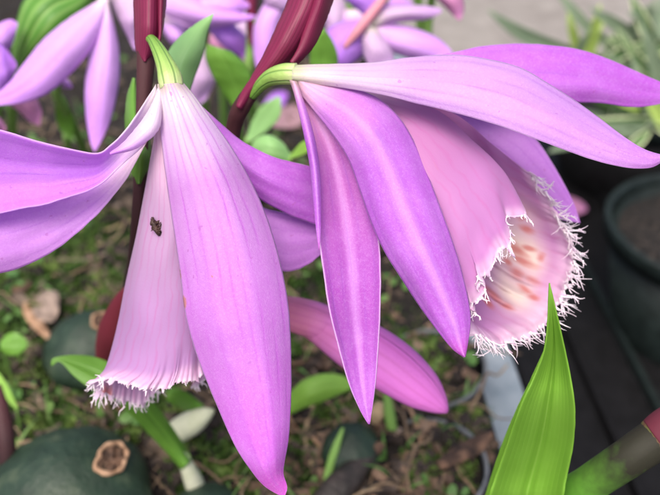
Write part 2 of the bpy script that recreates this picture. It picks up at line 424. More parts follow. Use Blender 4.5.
M['leaf_shoot'] = leaf_mat('leaf_yellowish_green', (0.21, 0.454, 0.045), (0.273, 0.529, 0.07), (0.336, 0.583, 0.11), nveins=15, amt=.12, trans=.5)
M['sheath_red'] = stem_mat('sheath_dark_red', [(0, (0.16, 0.02, 0.035)), (1, (0.10, 0.015, 0.02))])
M['fringe'] = simple('fringe_white', [(.3, (0.84, 0.72, 0.82)), (.7, (0.90, 0.85, 0.89))], 500, .5, .3)
M['column'] = simple('column_cream', [(.3, (0.85, 0.78, 0.66)), (.7, (0.86, 0.70, 0.74))], 300, .4, .2)
M['insect'] = simple('insect_brown', [(.3, (0.018, 0.008, 0.006)), (.7, (0.05, 0.02, 0.014))], 900, .6)
M['scar'] = simple('petal_scar', [(.3, (0.45, 0.18, 0.08)), (.7, (0.62, 0.34, 0.2))], 900, .7)
M['soil'] = simple('soil_peat', [(.3, (0.003, 0.00225, 0.0021)), (.5, (0.00975, 0.0075, 0.006)), (.75, (0.0375, 0.0292, 0.0225))], 260, .9, bscale=700, bstr=.9, bdist=.002)
M['soil_dark'] = simple('soil_damp', [(.35, (0.003, 0.0025, 0.002)), (.55, (0.012, 0.009, 0.007)), (.7, (0.06, 0.045, 0.035))], 420, .9, bscale=700, bstr=1, bdist=.003)
M['bark'] = simple('bark_chip', [(.35, (0.010, 0.007, 0.006)), (.52, (0.035, 0.025, 0.02)), (.72, (0.20, 0.15, 0.11))], 120, .85, bscale=900, bstr=.6, bdist=.001)
M['moss'] = simple('moss_green', [(.3, (0.022, 0.055, 0.010)), (.5, (0.07, 0.14, 0.024)), (.7, (0.20, 0.29, 0.07))], 90, .7, .25, bscale=800)
M['weed'] = simple('weed_green', [(.3, (0.05, 0.13, 0.03)), (.5, (0.10, 0.22, 0.05)), (.7, (0.20, 0.34, 0.10))], 60, .5, .3, bscale=800)
M['bulb'] = simple('pseudobulb_dark_green', [(.3, (0.0085, 0.0207, 0.0119)), (.55, (0.0153, 0.0342, 0.0195)), (.75, (0.0467, 0.0675, 0.0382))], 180, .55, 0, .4, bscale=600, bstr=.5, bdist=.0008)
M['bulb_brown'] = simple('pseudobulb_shrivelled', [(.3, (0.014, 0.012, 0.010)), (.7, (0.04, 0.03, 0.026))], 200, .6, bscale=500, bstr=.7, bdist=.001)
M['bulb_mauve'] = simple('pseudobulb_mauve', [(.3, (0.13, 0.085, 0.085)), (.7, (0.26, 0.18, 0.17))], 200, .6, bscale=500, bstr=.6, bdist=.001)
M['tan'] = simple('dry_tan', [(.3, (0.20, 0.11, 0.06)), (.7, (0.42, 0.27, 0.17))], 300, .75, bscale=900, bstr=.6, bdist=.0008)
M['tan_dark'] = simple('dry_brown', [(.35, (0.022, 0.012, 0.008)), (.7, (0.16, 0.09, 0.055))], 300, .8, bscale=900, bstr=.6, bdist=.0008)
M['tan_pale'] = simple('dry_leaf_greyed', [(.3, (0.19, 0.14, 0.11)), (.7, (0.36, 0.28, 0.23))], 250, .8, .15, bscale=900, bstr=.6, bdist=.0008)
M['straw_mix'] = simple('straw_and_root', [(.3, (0.07, 0.045, 0.03)), (.55, (0.20, 0.14, 0.085)), (.72, (0.38, 0.30, 0.19))], 70, .8, bscale=900)
M['tan_litter'] = simple('litter_brown', [(.3, (0.05, 0.03, 0.02)), (.55, (0.16, 0.10, 0.065)), (.75, (0.36, 0.27, 0.19))], 90, .8, bscale=900, bstr=.6, bdist=.0008)
M['straw'] = simple('straw', [(.3, (0.28, 0.20, 0.11)), (.7, (0.42, 0.32, 0.2))], 300, .7)
M['husk'] = simple('husk_cream', [(.3, (0.46, 0.50, 0.34)), (.7, (0.60, 0.62, 0.48))], 220, .6, .2)
M['plastic'] = simple('plastic_black', [(.3, (0.002, 0.002, 0.0023)), (.7, (0.006, 0.006, 0.007))], 150, .6, 0, .2, bscale=900, bstr=.15)
M['plastic_rim'] = simple('plastic_dusty_grey', [(.3, (0.06, 0.068, 0.074)), (.7, (0.15, 0.16, 0.17))], 250, .5, 0, .5, bscale=900, bstr=.15)
M['plastic_green'] = simple('plastic_dark_green', [(.3, (0.0035, 0.007, 0.0065)), (.7, (0.010, 0.017, 0.016))], 200, .55, 0, .3, bscale=900, bstr=.15)
M['bluegrey'] = simple('rail_blue_grey', [(.3, (0.15, 0.19, 0.22)), (.7, (0.24, 0.28, 0.31))], 130, .55, bscale=900, bstr=.2)
M['concrete'] = simple('concrete', [(.3, (0.17, 0.155, 0.14)), (.7, (0.24, 0.225, 0.205))], 60, .85, bscale=300, bstr=.4, bdist=.001)

# ---------------------------------------------------------------- the setting
BENCH = -6.5
obj('ground', [(-2000, -1000, BENCH - .6), (2000, -1000, BENCH - .6), (2000, 4000, BENCH - .6), (-2000, 4000, BENCH - .6)], [(0, 1, 2, 3)], M['concrete'], kind='structure')

E1, E2 = G(472, 352), G(506, 470)
ed = (E2 - E1).normalized()              # the right edge of the bed
def edge_x(y): return E1.x + (y - E1.y) * ed.x / ed.y
def soil_h(x, y):
    p = Vector((x, y, 0))
    return .55 * noise.noise(p * .35) + .28 * noise.noise(p * 1.1 + Vector((5, 0, 0))) + .14 * noise.noise(p * 3)
nx, ny = 150, 170
vv, ff = [], []
for j in range(ny):
    y = 3 + 50 * j / (ny - 1)
    for i in range(nx):
        f = i / (nx - 1)
        x = -34 + (edge_x(y) + 34) * f
        vv.append((x, y, soil_h(x, y) * min(1, (1 - f) * 12)))
n0 = len(vv)
for j in range(ny): vv.append((vv[j * nx + nx - 1][0], vv[j * nx + nx - 1][1], -3))
ff = grid_faces(ny, nx) + [(j * nx + nx - 1, n0 + j, n0 + j + 1, (j + 1) * nx + nx - 1) for j in range(ny - 1)]
obj('soil', vv, ff, M['soil'], kind='structure')

def chips(name, count, mat, smin, smax, place, kind='stuff', label=None, category=None):
    v, f = [], []
    for k in range(count):
        c = place()
        if c is None: continue
        s = rnd.uniform(smin, smax)
        a = [Vector((rnd.gauss(0, 1), rnd.gauss(0, 1), rnd.gauss(0, 1))).normalized() for _ in range(3)]
        ax = a[0] * s; ay = a[0].cross(a[1]).normalized() * s * rnd.uniform(.4, .8); az = ax.cross(ay).normalized() * s * rnd.uniform(.15, .5)
        b = len(v)
        for sx, sy, sz in ((-1, -1, -1), (1, -1, -1), (1, 1, -1), (-1, 1, -1), (-1, -1, 1), (1, -1, 1), (1, 1, 1), (-1, 1, 1)):
            v.append(c + ax * sx * rnd.uniform(.6, 1) + ay * sy * rnd.uniform(.6, 1) + az * sz)
        for q in ((0, 3, 2, 1), (4, 5, 6, 7), (0, 1, 5, 4), (1, 2, 6, 5), (2, 3, 7, 6), (3, 0, 4, 7)): f.append(tuple(b + i for i in q))
    return obj(name, v, f, mat, kind=kind, smooth=False, label=label, category=category)

def bed_point(margin=.2):
    for _ in range(50):
        px, py = rnd.uniform(-60, 520), rnd.uniform(60, 560)
        p = G(px, py)
        if p.x < edge_x(p.y) - margin and 8 < p.y < 48: return Vector((p.x, p.y, soil_h(p.x, p.y))), px, py
    return None
def chip_place():
    r = bed_point(); return None if r is None else r[0] + Vector((0, 0, rnd.uniform(-.02, .1)))
chips('bark_mulch', 5200, M['bark'], .05, .30, chip_place, label='small dark bark chips and peat crumbs covering the bed', category='mulch')
chips('gravel', 520, M['tan_pale'], .03, .13, chip_place, label='tiny pale grit grains scattered over the dark peat', category='grit')

def litter_place():
    px, py = rnd.uniform(255, 500), rnd.uniform(300, 530)
    p = G(px, py)
    return Vector((p.x, p.y, soil_h(p.x, p.y) + rnd.uniform(0, .15))) if p.x < edge_x(p.y) - .15 else None
chips('bark_mulch', 300, M['tan_litter'], .06, .3, litter_place, label='tan and brown bark slivers littering the bed below the bud', category='mulch')
# moss: patches where the bed is green
PATCH = [(70, 300, 80, 45), (95, 250, 55, 30), (60, 385, 90, 45), (110, 420, 50, 30), (15, 440, 40, 40), (455, 470, 45, 30), (300, 470, 50, 40), (30, 210, 60, 50), (210, 480, 40, 30),
         (420, 340, 40, 30), (340, 420, 30, 25), (260, 300, 60, 60), (460, 420, 25, 15)]
mv, mf = [], []
def tuft(c, s, n):
    for _ in range(n):
        b = len(mv)
        a = rnd.uniform(0, 6.283); el = rnd.uniform(.25, 1.4)
        d = Vector((math.cos(a) * math.cos(el), math.sin(a) * math.cos(el), math.sin(el)))
        sd_ = d.cross(Vector((rnd.gauss(0, 1), rnd.gauss(0, 1), rnd.gauss(0, 1)))).normalized()
        L = s * rnd.uniform(.6, 1.3); wdt = s * rnd.uniform(.13, .24)
        o = c + Vector((rnd.gauss(0, .35), rnd.gauss(0, .35), 0)) * s
        mv.extend([o - sd_ * wdt * .5, o + sd_ * wdt * .5, o + d * L * .5 + sd_ * wdt, o + d * L + Vector((0, 0, -.12 * L)), o + d * L * .5 - sd_ * wdt])
        mf.append((b, b + 1, b + 2, b + 3, b + 4))
for k in range(15000):
    r = bed_point(.1)
    if r is None: continue
    p, px, py = r
    if 255 < px < 430 and py > 370 and rnd.random() < .55: continue
    wgt = max((math.exp(-((px - a) / c) ** 2 - ((py - b) / d) ** 2) for a, b, c, d in PATCH))
    n = noise.noise(Vector((p.x * .55, p.y * .55, 4))) * .5 + .5
    if wgt * .9 + n * .5 < .47: continue
    tuft(p, rnd.uniform(.14, .34), 9)
obj('moss', mv, mf, M['moss'], kind='stuff', label='cushions of green moss growing over the dark peat', category='moss')

# low weeds: small round leaves lying in drifts
gv, gf = [], []
for k in range(2600):
    r_ = bed_point(.15)
    if r_ is None: continue
    p, px, py = r_
    if noise.noise(Vector((p.x * .7, p.y * .7, 9))) < .12: continue
    if px > 255 and py > 370 and rnd.random() < .8: continue
    if rnd.random() < .3: continue
    n_ = Vector((rnd.gauss(0, .5), rnd.gauss(-.2, .5), 1)).normalized(); a1 = n_.cross(Vector((rnd.gauss(0, 1), rnd.gauss(0, 1), 0))).normalized(); a2 = n_.cross(a1)
    sz = rnd.uniform(.06, .20); b0 = len(gv); c0 = p + Vector((0, 0, rnd.uniform(.1, .4)))
    gv.append(c0 - n_ * sz * .25)
    for q_ in range(9):
        an = 2 * math.pi * q_ / 9
        gv.append(c0 + a1 * math.cos(an) * sz * 1.25 + a2 * math.sin(an) * sz * .8)
    for q_ in range(9): gf.append((b0, b0 + 1 + q_, b0 + 1 + (q_ + 1) % 9))
obj('ground_cover', gv, gf, M['weed'], kind='stuff', label='tiny round green weed leaves scattered thickly among the moss', category='weeds')
tv_, tf_ = [], []
def wander(n, z0, zr, steps, L):
    for k in range(n):
        r_ = bed_point(.5)
        if r_ is None: continue
        p = r_[0]; a = rnd.uniform(0, 6.283); q = []
        rr = rnd.uniform(.018, .05)
        for j in range(steps):
            q.append((p.x, p.y, soil_h(p.x, p.y) + z0 + rnd.uniform(0, zr), rr * (1 - .5 * j / steps)))
            a += rnd.uniform(-.6, .6); p = p + Vector((math.cos(a), math.sin(a), 0)) * L
        v, f, u = tube(q, 5, 14); b0 = len(tv_); tv_.extend(v); tf_.extend(tuple(b0 + i for i in x) for x in f)
wander(260, .08, .30, 6, .42)
obj('root_litter', tv_, tf_, M['straw_mix'], kind='stuff', label='tangle of thin dry roots and straws strewn over the bed', category='roots')
gv2, gf2 = [], []
for k in range(200):
    r_ = bed_point(.4)
    if r_ is None or rnd.random() < .3: continue
    p = r_[0]; a = rnd.uniform(0, 6.283); lean = rnd.uniform(.2, 1.0); hh = rnd.uniform(.4, 1.5); wd = rnd.uniform(.03, .08)
    dx = Vector((math.cos(a), math.sin(a), 0)); sd2 = Vector((-dx.y, dx.x, 0)); b0 = len(gv2)
    for j in range(6):
        f_ = j / 5
        c0 = p + dx * lean * hh * f_ * f_ + Vector((0, 0, hh * (f_ - .35 * lean * f_ * f_)))
        ww = wd * (1 - f_ ** 2) + .004
        gv2 += [c0 - sd2 * ww, c0 + sd2 * ww]
    gf2 += [(b0 + 2 * j, b0 + 2 * j + 1, b0 + 2 * j + 3, b0 + 2 * j + 2) for j in range(5)]
obj('grass', gv2, gf2, M['weed'], kind='stuff', label='thin green grass shoots sprouting from the mossy bed', category='grass')
# blue grey rail beside the bed
def prism_line(a, b, w0, w1, z0, z1, name, mat, parent=None, bevel=.05, **kw):
    """bar along a-b in plan, spanning w0..w1 to the right of the line"""
    d = (b - a); d.z = 0; d.normalize(); s = Vector((d.y, -d.x, 0))
    if s.x < 0: s = -s
    prof = [(w0, z0), (w1, z0), (w1, z1 - bevel), (w1 - bevel, z1), (w0 + bevel, z1), (w0, z1 - bevel)]
    v = []
    n = 14
    for k in range(n):
        c = a + (b - a) * k / (n - 1)
        for x, z in prof: v.append(Vector((c.x, c.y, 0)) + s * x + Vector((0, 0, z)))
    f = grid_faces(n, 6, True) + [tuple(range(5, -1, -1)), tuple((n - 1) * 6 + i for i in range(6))]
    return obj(name, v, f, mat, parent, smooth=False, **kw)
far, near = E1 - ed * 30, E1 + ed * 16
prism_line(far, near, .12, 1.30, -2.4, -.55, 'bench_rail', M['bluegrey'], label='flat blue grey rail running along the edge of the mossy bed', category='rail')

# black tray on the right, ribbed
A1, A2 = G(560, 320, BENCH), G(600, 420, BENCH)
td = (A2 - A1); td.z = 0; td.normalize()
tray = thing('plant_tray', 'black ribbed plastic tray right of the blue grey rail', 'tray', tuple(G(600, 330, BENCH)))
tc_ = E1 + Vector((1.6, 0, 0))
s_ = Vector((-ed.y, ed.x, 0)); s_ = s_ if s_.x > 0 else -s_
def tray_pt(a, b, z): q = Vector((E1.x, E1.y, 0)) + ed * a + s_ * b; return Vector((q.x, q.y, z))
tv = []; tf = []
ts = [(-15, 16)]
v = [tray_pt(-34, 1.6, BENCH + .02), tray_pt(16, 1.6, BENCH + .02), tray_pt(16, 26, BENCH + .02), tray_pt(-34, 26, BENCH + .02)]
v += [p + Vector((0, 0, -.5)) for p in v]
obj('tray_floor', v, [(3, 2, 1, 0), (4, 5, 6, 7), (0, 1, 5, 4), (1, 2, 6, 5), (2, 3, 7, 6), (3, 0, 4, 7)], M['plastic'], tray, smooth=False)
for k, b in enumerate((3.6, 6.1, 8.2, 11.0, 14.0, 17.0, 20.0)):
    prism_line(tray_pt(-33.8, b, 0), tray_pt(15.8, b, 0), -.12, .12, BENCH + .03, BENCH + .45, 'rib', M['plastic_green'] if k == 2 else M['plastic'], tray)
for b in (1.7, 25.7):
    prism_line(tray_pt(-33.9, b, 0), tray_pt(15.9, b, 0), -.1, .2, BENCH + .03, BENCH + 1.6, 'tray_side', M['plastic'], tray)

# ---------------------------------------------------------------- pots
def lathe(prof, c, n=56):
    v = []
    for r, z in prof:
        for i in range(n):
            a = 2 * math.pi * i / n
            v.append(c + Vector((math.cos(a) * r, math.sin(a) * r, z)))
    return v, grid_faces(len(prof), n, True)

def pot(name, label, c, r, h, mat, rimmat, soilz, group):
    t = thing(name, label, 'pot', tuple(c), group)
    v, f = lathe([(r * .72, 0), (r * .98, h - .75 * r * .2), (r * .92, h - .8 * r * .2), (r * .9, h - .3), (r * .66, .1)], c)
    obj('pot_wall', v, f, mat, t)
    rh = r * .2 if r > 2 else .22
    v, f = lathe([(r * .97, h - rh), (r * 1.015, h - rh), (r * 1.03, h - .06), (r * 1.02, h), (r * .985, h), (r * .965, h - .06), (r * .95, h - rh * .9), (r * .97, h - rh)], c)
    obj('pot_rim', v, f, rimmat, t)
    if soilz is not None:
        v, f = [], []
        for j in range(14):
            for i in range(40):
                a = 2 * math.pi * i / 40; q = r * .92 * j / 13
                p = Vector((math.cos(a) * q, math.sin(a) * q, 0))
                v.append(c + p + Vector((0, 0, soilz + .18 * noise.noise(p * 1.3 + c) + .1 * noise.noise(p * 4))))
        obj('pot_soil', v, grid_faces(14, 40, True), M['soil_dark'], t)
    return t
pc = P(716, 226, 30.3)
pot('plant_pot', 'dark green round plastic pot of soil standing on the black tray', Vector((pc.x, pc.y, BENCH + .05)), 3.95, pc.z - BENCH, M['plastic_green'], M['plastic_green'], pc.z - BENCH - .7, 'pots on and beside the tray')
pc2 = P(640, 90, 41)
pot('plant_pot', 'dark pot under the variegated leaves at the back of the tray', Vector((pc2.x, pc2.y, BENCH + .05)), 4.6, 5, M['plastic'], M['plastic_green'], 4.3, 'pots on and beside the tray')
for (px, py, lab) in ((431, 363, 'small black pot rim sunk in the bed, under the tip of the magenta bud'), (424, 463, 'small mossy pot sunk in the bed, nearest the front end of the rail')):
    c = G(px, py, .3)
    t = pot('plug_pot', lab, Vector((c.x + .42, c.y, -2.6)), 1.5, 2.82, M['plastic'], M['plastic_rim'], None, 'small pots sunk in the bed')
    t.rotation_euler = (0, R(-9), 0)

# ---------------------------------------------------------------- lips
def lip(name, stations, mat, parent, NS=110, NT=110, spots=(), cream=None, tooth=.05, smask=None, fringe=None, seed=3, thick=.018, keels=(), ruffle=.07, tear=lambda s: .2, scallop=None):
    rows = [cat(s, NS) for s in stations]
    grid = [[None] * NS for _ in range(NT)]
    for i in range(NS):
        c = cat([r[i] for r in rows], NT)
        for j in range(NT): grid[j][i] = c[j]
    v, uv, at_c, at_s = [], [], [], []
    for j in range(NT):
        t = j / (NT - 1)
        for i in range(NS):
            s = i / (NS - 1)
            x, y, d = grid[j][i]
            d += .05 * noise.noise(Vector((s * 7, t * 6, seed))) + .10 * (max(0, t - .7) * 3.3) ** 2 * (.2 if seed == 9 else 1) * noise.noise(Vector((s * 22, t * 5, seed + 3)))
            for ks in keels:
                d -= .085 * math.exp(-((s - ks) / .009) ** 2) * min(1, max(0, (t - .45) * 4)) * min(1, max(0, (.93 - t) * 12)) * (1 + .5 * noise.noise(Vector((t * 30, ks * 40, 1))))
            if t > .8:
                wv = (t - .8) * 5
                if scallop: 
                    sx_, sy_ = scallop(s); x += sx_ * wv; y += sy_ * wv
                d += ruffle * wv ** 4 * noise.noise(Vector((s * 60, t * 3, seed + 7)))
                x += wv * 4.0 * noise.noise(Vector((s * 17, seed, 1))); y += wv * 4.0 * noise.noise(Vector((s * 17, seed, 8)))
            p = P(x, y, d)
            v.append(p); uv.append((s, t))
            cr = cream(x, y, s, t) if cream else 0
            at_c.append(cr)
            sp = 0
            if spots and (smask is None or smask(s, t)):
                for (a, b, ra, rb, an) in spots:
                    dx, dy = x - a, y - b
                    ca, sa = math.cos(R(an)), math.sin(R(an))
                    q = ((dx * ca + dy * sa) / (ra * 1.15)) ** 2 + ((-dx * sa + dy * ca) / (rb * 1.2)) ** 2
                    sp = max(sp, math.exp(-q * .9))
            at_s.append(sp)
    # torn, crinkled margin: teeth of thin tissue grow out of the edge
    edge = []
    KX = 7
    base = (NT - 1) * NS
    outs = []
    for i in range(NS):
        a, b = v[base + i], v[(NT - 7) * NS + i]
        outs.append((a - b).normalized())
    for k in range(1, KX + 1):
        f = k / KX
        for i in range(NS):
            s_ = i / (NS - 1)
            q = s_ * NS * .16
            tl = max(0, noise.noise(Vector((q, seed, 0)))) * 1.1 + max(0, noise.noise(Vector((q * 2.6, seed, 5)))) * .8 + .10
            ln = tear(s_) * tl
            sl = Vector((noise.noise(Vector((q * .8, 3, seed))), noise.noise(Vector((q * .8, 7, seed))), noise.noise(Vector((q * .8, 11, seed))))) 
            p = v[base + i] + outs[i] * ln * f + sl * ln * 1.1 * f * f
            v.append(p); uv.append((s_, 1.0)); at_c.append(0); at_s.append(0)
            if k == KX: edge.append((p.copy(), (outs[i] + sl * 1.3).normalized()))
    NT += KX
    o = obj(name, v, grid_faces(NT, NS), mat, parent, uvs=uv, attrs={'cream': at_c, 'spot': at_s}, solid=thick)
    return o, edge

def fringe_mesh(name, edge, parent, count, lo, hi, mat, r0=.018, lens=None, droop=Vector((0, 0, -.25)), seed=1, curl=1.0):
    g = random.Random(seed)
    V, F = [], []
    def strand(p, d, L, r, lvl=0):
        n = 9
        side = d.cross(Vector((g.gauss(0, 1), g.gauss(0, 1), g.gauss(0, 1)))).normalized()
        bend = g.uniform(-1.6, 1.6) * curl
        flip = g.random() < .5
        pts = []
        q = p - d * L * .12
        dd = d.copy()
        for k in range(n):
            pts.append(tuple(q) + (r * (1.5 if k == 0 else 1) * (1 - .82 * k / (n - 1)),))
            if flip and k == 4: bend = -bend * 1.4
            dd = (dd + side * bend * .16 + droop * .05 + Vector((g.gauss(0, 1), g.gauss(0, 1), g.gauss(0, 1))) * .06).normalized()
            q = q + dd * L / (n - 1)
            if lvl < 2 and k in (2, 4, 5) and g.random() < .22:
                s2 = (dd + Vector((g.gauss(0, 1), g.gauss(0, 1), g.gauss(0, 1))) * .40).normalized()
                strand(q, s2, L * g.uniform(.3, .55), r * .7, lvl + 1)
        tv_, tf_, _ = tube(pts, 5, 12)
        b = len(V); V.extend(tv_); F.extend(tuple(b + i for i in f) for f in tf_)
    for k in range(count):
        f = g.random()
        i = min(len(edge) - 1, int(f * len(edge)))
        p, out = edge[i]
        m = lens(f) if lens else 1
        if g.random() > m + .15: continue
        nz = Vector((noise.noise(Vector((f * 40, 1, seed))), noise.noise(Vector((f * 40, 5, seed))), noise.noise(Vector((f * 40, 9, seed)))))
        d = (out + nz * .75 + droop * .5 + Vector((g.gauss(0, 1), g.gauss(0, 1), g.gauss(0, 1))) * .20).normalized()
        strand(p, d, g.uniform(lo, hi) * m, r0 * g.uniform(.7, 1.2))
    return obj(name, V, F, mat, parent)

# ---------------------------------------------------------------- LEFT ORCHID
rootA = G(120, 420)
oa = thing('orchid', 'orchid on the dark red stem with its widest lavender sepal hanging towards us', 'orchid', tuple(rootA), 'pink orchids in the bed')
gA = G(112, 405)
# stem
q = [tuple(P(150, -60, 12.3)) + (.15,), tuple(P(147, 40, 12.2)) + (.15,), tuple(P(143, 110, 12.3)) + (.11,), tuple(P(139, 200, 12.6)) + (.105,), tuple(P(134, 260, 13.8)) + (.115,), tuple(P(124, 320, 16.5)) + (.13,), (gA.x, gA.y, -.3, .15)]
v, f, u = tube(q, 16, 60); obj('stem', v, f, M['stem_dark'], oa, uvs=u)
# red bract wrapped round the top of the stem
blade('bract', [(133, -40), (134, 0), (135, 30), (136, 47), (139, 57), (144, 61.5)], [(166, -40), (164, 0), (163, 20), (161, 38), (157, 51), (146, 61.5)],
      [(0, 12.2, 11.75, 12.2), (.6, 12.2, 11.8, 12.2), (1, 12.2, 12.05, 12.2)], M['bract'], oa, thick=.03, wav=.005)
blade('bract', [(155, -40), (157, 0), (158, 20), (159, 34), (158, 42)], [(170, -40), (166, 0), (164, 16), (162, 32), (160, 42)],
      [(0, 12.0, 11.8, 12.2), (1, 12.0, 11.9, 12.05)], M['bract'], oa, thick=.03, wav=.0)
# ovary (curved green neck)
ptube('ovary', [(147, 38, 12.0, .06), (152, 40, 11.85, .075), (159, 51, 11.65, .105), (166, 66, 11.5, .14), (170, 78, 11.42, .175), (172, 88, 11.4, .17)], M['ovary'], oa, 22, 40)
# lip tube behind the front sepal
SA = [
    [(176, 112, 11.9), (168, 112, 12.0), (160, 115, 11.9), (155, 120, 11.7), (160, 122, 11.5), (172, 120, 11.45), (183, 118, 11.5), (190, 115, 11.7), (182, 113, 11.9)],
    [(172, 200, 12.3), (158, 198, 12.4), (147, 196, 12.2), (144.5, 196, 11.9), (152, 200, 11.55), (170, 204, 11.4), (190, 204, 11.5), (205, 200, 11.9), (190, 200, 12.3)],
    [(165, 290, 12.9), (145, 288, 12.9), (130, 284, 12.6), (126.5, 283, 12.2), (138, 292, 11.75), (165, 300, 11.55), (195, 300, 11.7), (216, 294, 12.2), (195, 290, 12.8)],
    [(160, 352, 13.3), (138, 352, 13.2), (119, 348, 12.9), (113, 346, 12.4), (126, 358, 11.9), (155, 366, 11.65), (190, 362, 11.75), (220, 352, 12.4), (200, 350, 13.1)],
    [(158, 390, 13.3), (140, 402, 13.15), (108, 394, 12.75), (91, 382, 12.4), (113, 378, 11.95), (146, 388, 11.65), (184, 381, 11.7), (222, 368, 12.3), (192, 385, 13.2)],
]
lipa, edA = lip('lip', SA, M['lip_pale'], oa, spots=[(107, 394, 5, 7, 0), (186, 379, 9, 5, 0)], smask=lambda s, t: t > .8 and (s < .38 or s > .84), seed=9, NS=420, NT=90, tear=lambda q: .15 if q < .24 else (.30 if q < .42 else .10))
fringe_mesh('fringe', edA, lipa, 170, .06, .24, M['fringe'], r0=.014, lens=lambda f: (1.0 if f < .40 else (.38 if f < .82 else .8)), seed=4)
# front sepal
blade('dorsal_sepal', [(158, 84), (158, 100), (160, 118), (163, 150), (169, 195), (175, 235), (179, 262), (181, 276), (187, 320), (199, 360), (215, 400), (235, 445), (252, 471), (264, 485), (276, 493), (283, 496)],
      [(183, 83), (194, 96), (207, 114), (230, 146), (250, 180), (266, 216), (278, 255), (286, 292), (290, 330), (291, 380), (290, 412), (288, 440), (284, 462), (283, 474), (287, 487), (285, 496)],
      [(0, 11.45, 11.2, 11.45), (.25, 11.3, 10.85, 11.4), (.6, 10.95, 10.55, 11.0), (.9, 10.7, 10.5, 10.75), (1, 10.75, 10.75, 10.75)], M['sepal_front'], oa, nu=61, nv=150, keel=.015, veins=5, vamp=.004, seed=1, marks=[(179, 276, 3, 9), (185, 302, 3, 8), (159, 126, 1.5, 2), (213, 277, 1.6, 1.6), (206, 386, 1.2, 1.2)])
# twisted petal to the left: violet face, white fold
blade('petal', [(156, 84), (146, 100), (136, 116), (124, 132), (110, 146), (97, 153.5), (67, 148.5), (33, 140), (0, 130), (-60, 118), (-120, 130)],
      [(159, 112), (156, 126), (146, 142), (134, 154), (122, 164), (108, 178), (92, 189), (62, 199), (30, 207), (-60, 215), (-120, 140)],
      [(0, 11.5, 11.5, 11.5), (.2, 11.2, 11.4, 11.3), (.45, 10.9, 11.3, 11.15), (1, 10.6, 11.0, 10.9)], M['petal_sweep'], oa, nu=31, nv=90, veins=3, vamp=.010, seed=2)
blade('petal_fold', [(158, 88), (155, 97), (150, 108), (143, 119), (135.5, 129), (128, 138), (121, 145), (110, 153)], [(161, 92), (161.5, 108), (160, 125), (155, 134), (148, 140), (139, 146.5), (130, 150.5), (110, 154.5)],
      [(0, 11.42, 11.35, 11.38), (.4, 11.28, 11.1, 11.22), (.8, 11.1, 10.98, 11.05), (1, 10.98, 10.96, 10.98)], M['white_fold'], oa, nu=21, nv=50, seed=3, wav=.01)
blade('lateral_sepal', [(150, 128), (138, 142), (124, 156), (105, 170), (85, 180), (55, 188), (20, 196), (-40, 204), (-130, 230)],
      [(153, 130), (146, 143), (137, 160), (125, 181), (106, 205), (84, 227), (55, 250), (24, 266), (0, 273), (-60, 282), (-130, 250)],
      [(0, 11.9, 11.9, 11.9), (.3, 11.85, 11.75, 11.75), (.7, 11.7, 11.35, 11.6), (1, 11.4, 11.3, 11.4)], M['petal_left'], oa, nu=31, nv=80, veins=3, vamp=.01, seed=4)
# the pair swinging right, behind the front sepal
blade('petal', [(184, 92), (200, 105), (222, 125), (240, 140), (258, 150), (276, 158), (300, 164), (330, 172), (350, 184)],
      [(196, 130), (215, 150), (232, 172), (248, 188), (262, 200), (278, 209), (300, 219), (330, 224), (352, 190)],
      [(0, 11.7, 11.6, 11.7), (.5, 11.95, 11.85, 12.05), (1, 12.3, 12.3, 12.3)], M['petal_deep'], oa, veins=3, vamp=.012, seed=5)
blade('lateral_sepal', [(200, 130), (225, 165), (245, 192), (262, 207), (280, 212), (300, 216), (320, 224), (330, 235)],
      [(200, 160), (228, 210), (250, 245), (268, 262), (283, 271), (300, 268.5), (318, 257), (331, 240)],
      [(0, 11.9, 11.9, 11.9), (.5, 12.3, 12.15, 12.3), (1, 12.5, 12.5, 12.5)], M['petal_left'], oa, veins=3, vamp=.01, seed=6)
# slim leaves behind the stem
blade('leaf', [(133, 78), (127, 98), (125, 125), (128, 150), (132, 172), (137, 184)], [(135, 78), (139, 98), (144, 122), (150, 143), (148, 168), (141, 184)],
      [(0, 13.2, 13.1, 13.2), (.5, 12.9, 12.4, 12.9), (.75, 12.5, 12.05, 12.5), (1, 12.5, 12.25, 12.5)], M['leaf'], oa, seed=7)
blade('leaf', [(213, 14), (196, 24), (182, 35), (172, 46), (164, 62), (160, 90), (158, 120)], [(214, 14), (207, 32), (204, 48), (200, 62), (194, 78), (186, 100), (172, 122)],
      [(0, 13.6, 13.6, 13.6), (.5, 13.4, 13.2, 13.6), (1, 13.2, 13.2, 13.2)], M['leaf_blue'], oa, seed=8)
# red sheath low on the stem, behind the lip
ptube('sheath', [(131, 285, 14.6, .06), (124, 305, 15.2, .24), (117, 330, 15.9, .36), (112, 352, 16.8, .34), (110, 380, 18.3, .22)], M['sheath_red'], oa, 18, 30)
